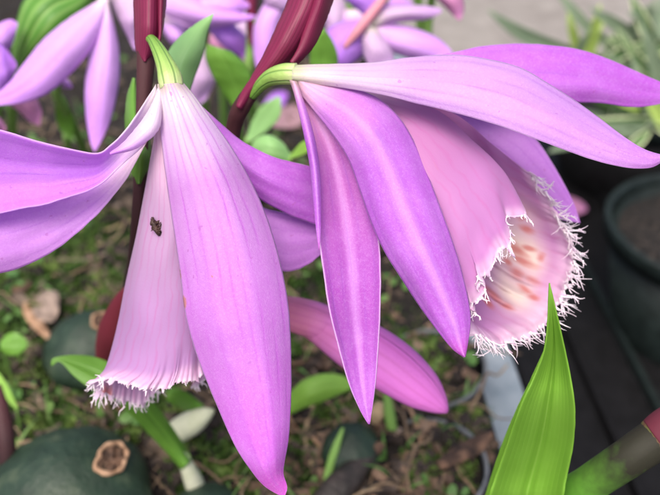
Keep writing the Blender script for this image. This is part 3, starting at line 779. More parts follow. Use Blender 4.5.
# insect stuck on the lip
ins = thing('insect', 'tiny squashed dark brown insect on the pale pink lip of the left orchid', 'insect', tuple(P(156, 227, 11.5)))
bv, bf = [], []
for pts_ in ([(152.2, 217.5, .012), (153.2, 222, .035), (155, 227, .045), (158, 231, .03)], [(151.8, 226, .015), (155, 229, .04), (159, 228, .03), (161, 223.5, .012)], [(155, 228, .03), (158.5, 232, .04), (161, 235.5, .014)], [(153, 221, .02), (156.5, 223, .022), (158.5, 221, .01)]):
    v, f, u = tube([tuple(P(a, b, 11.47)) + (r,) for a, b, r in pts_], 8, 12)
    v = [p + Vector((noise.noise(p * 25), noise.noise(p * 25 + Vector((9, 0, 0))), noise.noise(p * 25 + Vector((0, 9, 0))))) * .03 for p in v]
    k0 = len(bv); bv += v; bf += [tuple(k0 + i for i in q_) for q_ in f]
obj('insect_body', bv, bf, M['insect'], ins)
for (a, b) in (((154, 224), (150.5, 219)), ((156, 228), (161, 222)), ((155, 229), (151, 231)), ((157, 230), (161.5, 233)), ((158, 231), (158.5, 236))):
    ptube('insect_leg', [(a[0], a[1], 11.46, .012), ((a[0] + b[0]) / 2 + 1, (a[1] + b[1]) / 2 - 1, 11.42, .010), (b[0], b[1], 11.47, .006)], M['insect'], ins, 6, 8)

# ---------------------------------------------------------------- RIGHT ORCHID
gB = G(238, 440)
ob_ = thing('orchid', 'orchid seen from the side with a fringed pink trumpet spotted red inside', 'orchid', tuple(gB), 'pink orchids in the bed')
q = [tuple(P(262, 82, 12.2)) + (.10,), tuple(P(250, 94, 12.3)) + (.125,), tuple(P(241, 108, 12.45)) + (.14,), tuple(P(233, 132, 12.8)) + (.125,), tuple(P(226, 200, 13.5)) + (.13,), tuple(P(232, 330, 17)) + (.15,), (gB.x, gB.y, -.3, .16)]
v, f, u = tube(q, 16, 60); obj('stem', v, f, M['stem_dark'], ob_, uvs=u)
blade('bract', [(300, -40), (288, 0), (276, 28), (264, 54), (252, 76), (242, 92), (236, 106)], [(338, -40), (331, 0), (322, 22), (310, 45), (292, 66), (262, 88), (241, 110)],
      [(0, 12.1, 11.7, 12.2), (.5, 12.0, 11.75, 12.3), (1, 12.25, 12.2, 12.3)], M['bract'], ob_, veins=2, vamp=.01, wav=.02, seed=11)
blade('bract', [(322, -40), (314, 0), (305, 26), (298, 48), (290, 62)], [(345, -40), (333, 0), (325, 22), (314, 46), (296, 66)],
      [(0, 11.75, 11.65, 12.2), (1, 11.85, 11.85, 12.0)], M['bract'], ob_, wav=.0, seed=12)
ptube('ovary', [(252, 96, 12.25, .07), (262, 84, 12.05, .10), (272, 77, 11.9, .13), (284, 74, 11.75, .155), (296, 74, 11.7, .16)], M['ovary'], ob_, 22, 36)
# back petals
blade('petal', [(380, 64), (420, 58), (455, 52), (482, 46.5), (512, 44), (545, 45), (580, 50), (610, 60), (635, 71), (665, 84), (700, 96)],
      [(380, 100), (420, 108), (460, 108), (500, 104), (540, 102), (575, 102.5), (600, 103), (630, 107), (648, 106), (670, 102), (700, 97)],
      [(0, 12.2, 12.1, 12.2), (.5, 12.6, 12.35, 12.5), (1, 12.9, 12.9, 12.9)], M['petal_deep'], ob_, nu=31, nv=80, veins=2, vamp=.015, seed=13)
blade('lateral_sepal', [(400, 80), (450, 95), (490, 108), (520, 124), (538, 142), (552, 163), (564, 184), (574, 204), (580, 222)],
      [(400, 110), (440, 140), (470, 165), (495, 185), (515, 200), (535, 212), (555, 218), (568, 221), (580, 223)],
      [(0, 12.6, 12.6, 12.6), (.5, 13.2, 13.05, 13.3), (1, 13.4, 13.4, 13.4)], M['petal_left'], ob_, nu=25, nv=60, veins=3, vamp=.01, seed=14)
# lip trumpet: rings from the throat to the fringed mouth; first point = near margin, last = far margin
SB = [
    [(352, 88, 12.0), (350, 92, 11.85), (346, 98, 11.75), (343, 106, 11.8), (344, 112, 11.95), (350, 112, 12.1), (356, 106, 12.2), (358, 98, 12.25), (356, 91, 12.2)],
    [(430, 107, 11.75), (420, 120, 11.45), (408, 142, 11.3), (398, 168, 11.35), (396, 186, 11.6), (408, 194, 11.95), (424, 182, 12.3), (438, 150, 12.45), (446, 110, 12.3)],
    [(474, 142, 11.6), (462, 160, 11.25), (444, 190, 11.1), (426, 224, 11.15), (424, 252, 11.45), (440, 262, 11.95), (468, 244, 12.45), (490, 196, 12.65), (492, 144, 12.4)],
    [(504, 172, 11.5), (492, 192, 11.15), (470, 228, 10.98), (450, 266, 11.05), (448, 296, 11.35), (470, 306, 11.85), (506, 282, 12.45), (530, 226, 12.75), (512, 160, 12.4)],
    [(524, 206, 11.45), (508, 224, 11.15), (490, 258, 10.98), (472, 294, 11.0), (468, 322, 11.3), (494, 333, 11.7), (538, 314, 12.2), (563, 250, 12.5), (526, 171, 12.35)],
    [(523, 207, 11.4), (508, 227, 11.1), (492, 262, 10.95), (473, 302, 10.95), (471, 330, 11.25), (500, 341, 11.6), (545, 321, 12.05), (571, 255, 12.35), (530, 172, 12.3)],
]
SPOTS = [(522, 216, 4, 5, 20), (527, 229, 7, 3.5, 25), (515, 249, 13, 5, 35), (528, 248, 8, 3, 10), (522, 261, 12, 4, 25), (541, 258, 4, 4, 0), (506, 240, 5, 2.5, 40), (517, 273, 9, 5, 40), (532, 281, 10, 3, 25),
         (524, 288, 8, 3, 40), (484, 291, 3, 8, -25), (494, 296, 15, 3, 42), (506, 306, 7, 3, 25), (534, 298, 6, 2.5, 20), (508, 262, 6, 3, 50), (488, 303, 3, 7, -30)]
def creamf(x, y, s, t):
    if s < .42 or t < .5: return 0
    q = math.exp(-((x - 518) / 24) ** 2 - ((y - 262) / 50) ** 2)
    return min(.95, q * 1.55) * (.8 + .2 * math.sin(s * 46))
lipb, edB = lip('lip', SB, M['lip_pink'], ob_, NS=560, NT=110, spots=SPOTS, smask=lambda s, t: s > .42 and t > .45, cream=creamf, seed=5, keels=(.56, .60, .645), tear=lambda q: .15 if q < .36 else .22,
    scallop=lambda q: (5.5 * math.sin(q * 62 + 2 * math.sin(q * 23)) * (q < .36), 4.5 * math.sin(q * 71 + .6) * (q < .36)))
fringe_mesh('fringe', edB, lipb, 300, .10, .38, M['fringe'], r0=.0155, lens=lambda f: .45 if f < .36 else 1.0, seed=8)
# column inside the trumpet
ptube('column', [(440, 130, 11.9, .10), (470, 162, 11.9, .10), (498, 196, 11.85, .12), (506, 206, 11.85, .05)], M['column'], ob_, 14, 24)
# top sepal
blade('dorsal_sepal', [(292, 66), (308, 65), (330, 64.5), (370, 63), (400, 59), (430, 56), (460, 55.5), (490, 60), (520, 68), (545, 82), (575, 101), (600, 119), (625, 138), (645, 150), (664, 156)],
      [(292, 82), (308, 83), (325, 85), (352, 89), (384, 95), (415, 103), (440, 109), (470, 117), (500, 126), (538, 140), (570, 152), (600, 162), (630, 168), (652, 167), (666, 158)],
      [(0, 11.7, 11.45, 11.55), (.3, 11.4, 11.05, 11.05), (.7, 11.2, 10.78, 10.72), (1, 10.7, 10.65, 10.68)], M['petal_top'], ob_, nu=35, nv=100, keel=-.006, veins=3, vamp=.008, seed=15)
# front petal
blade('petal', [(293, 80), (300, 92), (312, 108), (331, 132), (348, 158), (360, 190), (372, 224), (385, 252), (400, 276), (419, 305), (438, 331), (452, 348), (464, 357)],
      [(300, 76), (325, 83), (355, 89), (380, 100), (400, 119), (415, 144), (426, 170), (438, 202), (450, 235), (460, 266), (468, 300), (470, 325), (465, 357)],
      [(0, 11.6, 11.5, 11.6), (.3, 11.2, 10.95, 11.3), (.7, 10.85, 10.5, 10.85), (1, 10.55, 10.5, 10.55)], M['petal_mid'], ob_, nu=35, nv=100, keel=.03, veins=3, vamp=.018, seed=16)
# drooping left sepal, its near edge rolled inwards
blade('lateral_sepal', [(291, 78), (297, 98), (305, 128), (313, 160), (316, 190), (318, 230), (323, 268), (329, 308), (338, 345), (349, 384), (360, 410), (368, 424)],
      [(296, 78), (322, 102), (342, 130), (356, 160), (365, 184), (373, 211), (378.5, 238), (380.5, 270), (380, 312), (378, 350), (375, 388), (370, 424)],
      [(0, 11.65, 11.7, 11.65), (.3, 11.1, 11.5, 11.2), (.7, 10.95, 11.2, 11.0), (1, 11.0, 11.0, 11.0)], M['petal_inner'], ob_, nu=35, nv=100, keel=-.02, veins=2, vamp=.02, seed=17)
blade('sepal_roll', [(290, 80), (294, 92), (299, 112), (305, 138), (310, 165), (313, 195), (316, 225), (319, 250)],
      [(297, 82), (301.5, 96), (307.5, 114), (314.5, 140), (319, 168), (320.5, 196), (320.5, 225), (319.5, 250)],
      [(0, 11.5, 11.4, 11.5), (.4, 11.05, 10.95, 11.1), (1, 10.97, 10.97, 10.97)], M['petal_mid'], ob_, nu=21, nv=60, seed=18, wav=.008)

# ---------------------------------------------------------------- CLOSED BUD behind
gb = G(255, 430)
bud = thing('orchid', 'orchid with a closed magenta bud lying behind the hanging sepals', 'orchid', tuple(gb), 'pink orchids in the bed')
def pod(name, spine, mat, parent, n=24, m=40, ridge=.05):
    q = [tuple(P(a, b, d)) + (r,) for a, b, d, r in spine]
    v, f, u = tube(q, n, m)
    c = cat(q, m)
    for j in range(m):
        ctr = Vector(c[j][:3])
        for i in range(n):
            k = 1 + ridge * math.cos(3 * 2 * math.pi * i / n + j * .05)
            v[j * n + i] = ctr + (v[j * n + i] - ctr) * k
    return obj(name, v, f, mat, parent, uvs=u)
pod('bud', [(290, 314, 14.5, .2), (320, 325, 14.4, .34), (355, 344, 14.2, .47), (390, 366, 14.0, .48), (420, 389, 13.9, .38), (438, 404, 13.85, .2), (447, 412, 13.85, .04)], M['bud'], bud)
pod('bract', [(262, 306, 14.8, .22), (285, 312, 14.5, .30), (310, 319, 14.35, .33), (328, 325, 14.3, .30), (336, 329, 14.3, .2)], M['bud'], bud)
q = [tuple(P(268, 307, 14.7)) + (.15,), tuple(P(250, 315, 15.2)) + (.14,), tuple(P(245, 350, 17)) + (.14,), (gb.x, gb.y, -.3, .15)]
v, f, u = tube(q, 14, 40); obj('stem', v, f, M['stem_green'], bud, uvs=u)

# ---------------------------------------------------------------- SHOOT at lower right
gs = G(560, 600, BENCH + .2)
sh = thing('orchid_shoot', 'bright green pointed leaf beside a thick stem in front of the black tray', 'plant', tuple(gs))
blade('leaf', [(549, 283), (548.5, 300), (547.5, 325), (544, 350), (534, 377), (520, 407), (505, 450), (488, 500), (478, 540)],
      [(550, 283), (554, 302), (560, 328), (567, 360), (573, 392), (575, 415), (573, 445), (566, 480), (556, 540)],
      [(0, 10.5, 10.5, 10.5), (.4, 11.1, 11.35, 11.0), (.8, 12.1, 12.55, 11.9), (1, 12.9, 13.2, 12.8)], M['leaf_shoot'], sh, nu=31, nv=80, keel=.10, seed=21, wav=.015)
blade('leaf_sheath', [(543, 352), (530, 380), (515, 412), (500, 450), (484, 500), (474, 540)], [(544, 354), (536, 384), (524, 416), (511, 455), (502, 500), (496, 540)],
      [(0, 11.6, 11.6, 11.6), (1, 13.4, 13.3, 13.3)], M['leaf_shoot'], sh, seed=22)
q = [tuple(P(528, 560, 13.2)) + (.28,), tuple(P(560, 505, 12.9)) + (.275,), tuple(P(592, 482, 12.2)) + (.275,), tuple(P(625, 460, 11.7)) + (.28,), tuple(P(655, 440, 11.6)) + (.295,), tuple(P(690, 418, 11.5)) + (.295,), tuple(P(760, 380, 11.4)) + (.3,)]
v, f, u = tube(q, 20, 50); obj('stem', v, f, M['stem_shoot'], sh, uvs=u)
pod('node', [(648, 444.5, 11.62, .20), (653, 441.3, 11.61, .30), (658, 438.5, 11.6, .318), (675, 427, 11.53, .335), (720, 402, 11.45, .31)], M['node'], sh, ridge=.01)
q = [tuple(P(530, 555, 13.2)) + (.28,), (gs.x + .2, gs.y - .5, BENCH + 2, .3), (gs.x, gs.y, BENCH, .3)]
v, f, u = tube(q, 16, 20); obj('stem', v, f, M['stem_green'], sh, uvs=u)

# ---------------------------------------------------------------- FAR ORCHIDS
def far_orchid(label, gpx, gpy, petals, stem=None, extras=()):
    g = G(gpx, gpy)
    t = thing('orchid', label, 'orchid', tuple(g), 'pink orchids in the bed')
    for k, (L, Rr, d, mat, nm) in enumerate(petals):
        blade(nm, L, Rr, [(0, d[0], d[0] - .15, d[0]), (.5, (d[0] + d[1]) / 2, (d[0] + d[1]) / 2 - .3, (d[0] + d[1]) / 2 + .1), (1, d[1], d[1], d[1])], M[mat], t, nu=13, nv=36, seed=gpx + k, keel=.03, wav=.04)
    if stem:
        pts = [tuple(P(a, b, d)) + (r,) for a, b, d, r in stem] + [(g.x, g.y, -.3, .15)]
        v, f, u = tube(pts, 10, 40); obj('stem', v, f, M['stem_green'], t, uvs=u)
    return t
far_orchid('blurred lilac orchid with a slanting and a hanging petal above the left bloom', 95, 170, [
    ([(107, -8), (96, 2), (70, 18), (45, 38), (25, 62), (10, 82), (-6, 96)], [(110, -8), (106, 20), (96, 42), (76, 68), (50, 92), (22, 103), (-6, 106)], (17.4, 16.6), 'bg_petal', 'petal'),
    ([(106, 0), (98, 25), (90, 55), (85, 85), (86, 115), (90, 140), (94, 152)], [(108, 0), (114, 25), (119, 50), (119, 80), (112, 115), (103, 138), (95, 152)], (17.4, 17.4), 'bg_petal', 'petal'),
    ([(106, -12), (116, 15), (128, 38), (134, 50)], [(140, -30), (150, 0), (146, 25), (136, 50)], (17.6, 17.8), 'bg_petal_pale', 'petal')],
    [(108, -12, 17.6, .1), (82, 40, 18.0, .1), (56, 88, 19.5, .11), (72, 122, 22, .13)])
far_orchid('blurred magenta and lilac orchid cut off by the left edge of the picture', 5, 175, [
    ([(-40, 40), (-10, 28), (8, 20), (17, 22)], [(-40, 60), (-10, 60), (10, 48), (18, 24)], (18.5, 18.5), 'bg_petal', 'petal'),
    ([(-40, 40), (-15, 40), (2, 45), (16, 62)], [(-40, 100), (-15, 100), (4, 92), (17, 66)], (18.2, 18.2), 'bg_petal_deep', 'petal'),
    ([(-30, 105), (-12, 110), (0, 118), (6, 128)], [(-30, 140), (-12, 138), (0, 134), (6, 130)], (18.6, 18.6), 'bg_pink', 'petal'),
    ([(8, 92), (22, 92), (36, 98), (42, 112)], [(8, 104), (20, 112), (30, 122), (40, 126)], (20, 20), 'bg_pink', 'lip'),
    ([(52, 74), (60, 76), (68, 80), (72, 86)], [(52, 80), (58, 86), (66, 88), (72, 88)], (19.5, 19.5), 'bg_petal', 'petal')],
    [(-10, 60, 18.8, .12), (-4, 100, 20, .12)])
far_orchid('blurred lilac orchid with a white fringed lip behind the soft green leaf', 205, 178, [
    ([(150, -12), (180, -6), (210, 4), (238, 12), (256, 16)], [(150, 8), (178, 20), (208, 28), (236, 24), (257, 17)], (21, 20.5), 'bg_petal', 'petal'),
    ([(196, 2), (212, -4), (235, -4), (250, 4)], [(198, 14), (215, 14), (236, 16), (251, 6)], (20.8, 20.8), 'bg_petal', 'petal'),
    ([(206, 18), (212, 34), (226, 48), (244, 58)], [(222, 16), (236, 26), (248, 40), (247, 58)], (21.3, 21.6), 'bg_petal_deep', 'petal'),
    ([(160, 20), (164, 32), (170, 42), (180, 50)], [(176, 22), (184, 30), (188, 42), (182, 50)], (21.5, 21.5), 'bg_petal', 'petal'),
    ([(190, 48), (186, 66), (186, 88), (190, 112)], [(204, 46), (213, 60), (216, 78), (206, 100)], (21.8, 22), 'bg_petal_pale', 'lip')],
    [(215, 10, 21.5, .12), (205, 40, 22.4, .12), (204, 90, 24, .14)])
far_orchid('blurred pale pink violet orchid farthest back between the two dark red bracts', 225, 165, [
    ([(160, 0), (178, 8), (200, 10), (218, 6)], [(162, 18), (182, 30), (204, 30), (219, 10)], (24, 24), 'bg_petal', 'petal'),
    ([(232, 8), (228, 24), (232, 44), (244, 60)], [(250, 6), (256, 24), (256, 44), (246, 62)], (24, 24), 'bg_petal_pale', 'petal'),
    ([(180, -22), (200, -16), (222, -4), (240, -2)], [(178, -2), (200, 6), (222, 10), (241, 2)], (24.4, 24), 'bg_petal', 'petal'),
    ([(196, 24), (204, 40), (214, 54), (226, 62)], [(212, 20), (222, 34), (228, 48), (228, 62)], (24.2, 24.4), 'bg_pink', 'petal')],
    [(230, 6, 24.3, .13), (222, 60, 26, .13), (224, 110, 28, .14)])
far_orchid('blurred pale lilac orchid farthest back behind the leaning dark red bract', 345, 160, [
    ([(310, -10), (318, 8), (326, 26), (322, 46)], [(338, -14), (346, 6), (344, 28), (324, 47)], (24, 24), 'bg_petal_pale', 'petal'),
    ([(345, 10), (340, 28), (344, 46), (356, 60)], [(366, 10), (370, 28), (368, 46), (358, 61)], (24, 24), 'bg_petal', 'petal'),
    ([(352, -24), (372, -14), (394, -4), (412, 2)], [(350, -4), (372, 8), (396, 12), (413, 6)], (24.2, 24), 'bg_petal', 'petal')],
    [(350, 2, 24.3, .13), (348, 60, 26, .13), (346, 110, 28, .14)])
t = far_orchid('blurred lilac orchid with a dusky upright bract behind the right hand stem', 262, 175, [
    ([(278, -20), (264, 4), (254, 26), (254, 55), (260, 76)], [(300, -20), (292, 6), (282, 24), (276, 50), (262, 76)], (20.5, 20.5), 'bg_petal', 'petal'),
    ([(255, -25), (266, 4), (278, 12), (290, 10)], [(268, -30), (285, -12), (294, -2), (292, 8)], (20.3, 20.3), 'bg_petal_pale', 'petal')],
    [(250, -20, 21, .14), (251, 40, 21.3, .13), (250, 90, 22.5, .14)])
blade('bract', [(244, -30), (245, 0), (247, 25), (249, 45)], [(260, -30), (258, 0), (256, 25), (252, 46)], [(0, 20.9, 20.6, 20.9), (1, 21.1, 21, 21.1)], M['bract'], t, nu=9, nv=20)
ptube('ovary', [(256, 24, 20.6, .12), (264, 18, 20.5, .14), (276, 12, 20.4, .17)], M['ovary'], t, 12, 16)
t = far_orchid('blurred violet and white orchid nodding behind the top sepal of the trumpet bloom', 380, 175, [
    ([(372, 22), (352, 20), (332, 26), (320, 44), (318, 62)], [(372, 30), (366, 50), (350, 66), (334, 70), (319, 66)], (20.5, 20.0), 'bg_petal_deep', 'petal'),
    ([(372, 22), (355, 8), (338, -6), (326, -20)], [(376, 24), (386, 8), (382, -10), (360, -28)], (20.6, 20.4), 'bg_petal_deep', 'petal'),
    ([(370, 20), (385, 8), (405, 5), (425, 6), (441, 9)], [(370, 30), (388, 24), (408, 21), (428, 19), (442, 12)], (20.2, 20.0), 'bg_petal_pale', 'petal'),
    ([(370, 24), (395, 24), (420, 30), (440, 40), (454, 54)], [(370, 34), (385, 48), (408, 58), (432, 62), (454, 58)], (20.3, 20.2), 'bg_petal', 'petal'),
    ([(366, 26), (362, 40), (364, 56), (372, 70)], [(376, 28), (386, 40), (394, 56), (390, 70)], (20.1, 20.0), 'bg_petal_pale', 'lip')],
    [(372, 24, 20.8, .12), (385, 0, 21, .12), (410, -30, 22, .12), (420, 40, 24, .14), (400, 100, 27, .14)])
ptube('bract', [(392, -14, 20.0, .10), (376, 8, 19.9, .13), (358, 30, 19.9, .13), (344, 48, 20.0, .06)], M['bract_pink'], t, 12, 24)
t = far_orchid('blurred drooping pink bud above the pale concrete at the top', 440, 160, [
    ([(428, -30), (432, -8), (446, 8), (458, 20)], [(458, -30), (462, -8), (464, 8), (461, 20)], (21, 21), 'bg_pink', 'bud')],
    [(440, -24, 21.4, .12), (430, 10, 23, .12), (428, 80, 25, .12)])

# loose leaves of the bed
def lying(L, Rr, z=0.25):
    n = len(L); D = []
    for k, (a, b) in enumerate(zip(L, Rr)):
        da, db = depth_of(G(a[0], a[1], z)), depth_of(G(b[0], b[1], z))
        D.append((k / (n - 1), da, (da + db) / 2 - .12, db))
    return D
def leaf_thing(name, label, L, Rr, D, mat, base, nu=17, nv=44, keel=.04, group=None, stem=None, category='leaf'):
    t = thing(name, label, category, tuple(base), group)
    blade('leaf_blade', L, Rr, D, M[mat], t, nu=nu, nv=nv, keel=keel, seed=len(ORI), wav=.02)
    if stem:
        pts = [tuple(P(a, b, d)) + (r,) for a, b, d, r in stem] + [(base.x, base.y, -.2, stem[-1][3])]
        v, f, u = tube(pts, 10, 24); obj('leaf_stalk', v, f, M['stem_green'], t, uvs=u)
    return t
LG = 'green leaves rising from the bed'
leaf_thing('orchid_leaf', 'ribbed dark green strap leaf behind the slanting lilac petal', [(96, -14), (70, -16), (40, -14), (24, 0), (16, 24), (12, 50), (14, 74)], [(98, -10), (90, 6), (72, 24), (52, 42), (36, 56), (26, 66), (18, 76)],
           [(0, 19.5, 19.2, 19.4), (.5, 19, 18.6, 18.9), (1, 19.5, 19.4, 19.5)], 'leaf_strap', G(16, 170), stem=[(16, 74, 19.5, .12), (12, 120, 22, .13)], group=LG, keel=.1)
leaf_thing('orchid_leaf', 'bright green leaf between the lilac blooms left of the dark red bract', [(207, 44), (206, 58), (214, 78), (226, 96), (236, 112)], [(232, 52), (246, 66), (252, 82), (250, 98), (238, 113)],
           [(0, 17, 16.8, 17), (1, 17.6, 17.5, 17.6)], 'leaf', G(240, 190), stem=[(237, 112, 17.6, .1), (240, 150, 20, .12)], group=LG)
leaf_thing('orchid_leaf', 'small bright green leaf between the dark red bract and the trumpet bloom', [(322, 28), (314, 40), (310, 56), (312, 76)], [(324, 28), (334, 44), (338, 60), (334, 78)],
           [(0, 17.5, 17.4, 17.5), (1, 18, 17.9, 18)], 'leaf', G(325, 180), stem=[(323, 76, 18, .1), (324, 110, 20, .11)], group=LG)
leaf_thing('seedling_leaf', 'rounded pale green leaf under the right hand stem, larger of a touching pair', [(290, 154), (282, 142), (268, 135), (255, 140), (250, 152)], [(290, 156), (288, 164), (276, 166), (260, 162), (251, 154)],
           [(0, 17.5, 17.5, 17.5), (.5, 17.4, 17.2, 17.5), (1, 17.6, 17.6, 17.6)], 'leaf_blue', G(285, 235), stem=[(290, 155, 17.5, .05), (290, 190, 20, .06)], group='pale seedling leaves')
leaf_thing('seedling_leaf', 'small pale yellow green leaf touching the drooping sepal, smaller of a pair', [(290, 157), (296, 148), (304, 141), (314, 142)], [(290, 159), (300, 156), (308, 152), (315, 146)],
           [(0, 17.2, 17.2, 17.2), (1, 17, 17, 17)], 'leaf_bright', G(292, 238), stem=[(290, 158, 17.2, .05), (292, 195, 20, .06)], group='pale seedling leaves')
pl_, pr_ = [(262, 116), (280, 108), (300, 104), (312, 108)], [(262, 122), (280, 128), (298, 126), (312, 114)]
leaf_thing('far_petal', 'dusty pink faded petal lying behind the right hand stem', pl_, pr_, lying(pl_, pr_), 'faded', G(290, 116), category='petal')
leaf_thing('orchid_leaf', 'blurred pale green leaf in the gap between the right hand stem and trumpet bloom', [(246, 140), (252, 122), (262, 106), (278, 96)], [(250, 142), (268, 130), (280, 116), (281, 98)],
           [(0, 21, 21, 21), (1, 20.5, 20.5, 20.5)], 'leaf_blue', G(250, 190), stem=[(248, 140, 21, .1)], group=LG)
leaf_thing('orchid_leaf', 'blurred narrow green leaf standing in the dark gap under the slanting lilac petal', [(60, 130), (56, 118), (56, 104), (62, 96)], [(72, 142), (74, 124), (70, 108), (63, 96)],
           [(0, 21.5, 21.5, 21.5), (1, 20.5, 20.5, 20.5)], 'leaf', G(72, 165), stem=[(66, 136, 21.5, .1)], group=LG)
pl_, pr_ = [(262, 108), (268, 98), (276, 92), (286, 92)], [(264, 110), (276, 110), (284, 104), (288, 95)]
leaf_thing('far_petal', 'blurred violet petal lying between the dark red bract and the neck of the trumpet bloom', pl_, pr_, lying(pl_, pr_, .4), 'bg_petal_deep', G(275, 101), category='petal')
# lower-left leaf with a long stalk running to its sheath
b = G(205, 505)
t = thing('orchid_leaf', 'long green folded leaf below the left orchid with a pale sheath at its foot', 'leaf', tuple(b), LG)
blade('leaf_blade', [(51, 364), (54, 358), (75, 355), (98, 358), (118, 368), (140, 386), (160, 410), (178, 436), (192, 460)], [(52, 366), (60, 362), (74, 376), (90, 388), (108, 396), (130, 414), (150, 435), (168, 454), (182, 470)],
      [(0, 14.9, 14.9, 14.9), (.3, 15.2, 15.0, 14.9), (1, 17.6, 17.3, 17.5)], M['leaf'], t, keel=.08, seed=31)
ptube('leaf_sheath', [(180, 452, 17.4, .10), (188, 468, 17.6, .17), (195, 485, 17.9, .22), (204, 510, 18.4, .2)], M['husk'], t, 12, 18)
ptube('leaf_stalk', [(184, 455, 17.5, .12), (196, 485, 18, .14), (206, 512, 18.6, .14)], M['stem_green'], t, 10, 16)
leaf_thing('orchid_leaf', 'bright yellow green leaf beside the widest lavender sepal, under the magenta bud', [(354, 383), (340, 375), (322, 374), (304, 380), (288, 394), (270, 410)], [(355, 386), (340, 394), (322, 402), (304, 408), (290, 414), (272, 418)],
           [(0, 19, 19, 19), (.5, 18.9, 18.7, 19), (1, 19.6, 19.6, 19.6)], 'leaf_bright', G(270, 425), stem=[(272, 414, 19.6, .12)], group=LG)
leaf_thing('orchid_leaf', 'small green leaf standing right of the fringed pale lip', [(168, 392), (172, 388), (186, 392), (202, 404)], [(166, 400), (172, 404), (186, 410), (201, 409)],
           [(0, 17.6, 17.5, 17.6), (1, 18.6, 18.5, 18.6)], 'leaf', G(200, 420), stem=[(200, 407, 18.6, .1)], group=LG)
leaf_thing('clover_leaf', 'small rounded green leaf on the moss near the left edge, the highest one there', [(0, 342), (8, 334), (18, 333), (27, 340)], [(0, 350), (8, 355), (18, 355), (27, 347)],
           [(0, 20.6, 20.5, 20.6), (1, 20.5, 20.5, 20.5)], 'leaf', G(10, 372), stem=[(2, 347, 20.6, .04)], group='small weeds on the moss')
leaf_thing('grass_blade', 'bright green blade slanting in from the left edge over the moss', [(-10, 366), (0, 374), (10, 390), (18, 408)], [(-12, 378), (0, 390), (9, 402), (17, 410)],
           [(0, 18.6, 18.6, 18.6), (1, 18.6, 18.6, 18.6)], 'leaf_bright', G(20, 432), stem=[(17, 409, 18.7, .04)], group='small weeds on the moss')

# stalks
def stalk(label, pts, mat, foot, rad, name='flower_stalk', cat_='stalk', group='bare stalks in the bed'):
    g = G(*foot)
    t = thing(name, label, cat_, tuple(g), group)
    q = [tuple(P(a, b, d)) + (rad * (.35 if k == 0 else 1),) for k, (a, b, d) in enumerate(pts)] + [(g.x, g.y, -.2, rad)]
    v, f, u = tube(q, 12, 36); obj('stalk_shaft', v, f, M[mat], t, uvs=u)
    return t
stalk('upright green stalk below the magenta bud with a bulging base', [(386, 385, 19.0), (389, 410, 19.4), (394, 440, 19.8), (400, 470, 19.9)], 'stem_green', (404, 492), .13)
stalk('short green stalk at the bottom right of the dark brown spike', [(369, 466, 19), (374, 485, 19)], 'stem_green', (380, 510), .11)
stalk('slender green stalk at the foot of the widest lavender sepal', [(343, 428, 18.8), (335, 450, 18.8), (328, 475, 18.8)], 'stem_green', (320, 512), .10)
stalk('dark brownish stalk at the left edge beside the big pseudobulb', [(-2, 385, 17.6), (3, 420, 17.4), (7, 455, 17.4)], 'stem_dark', (8, 510), .19)

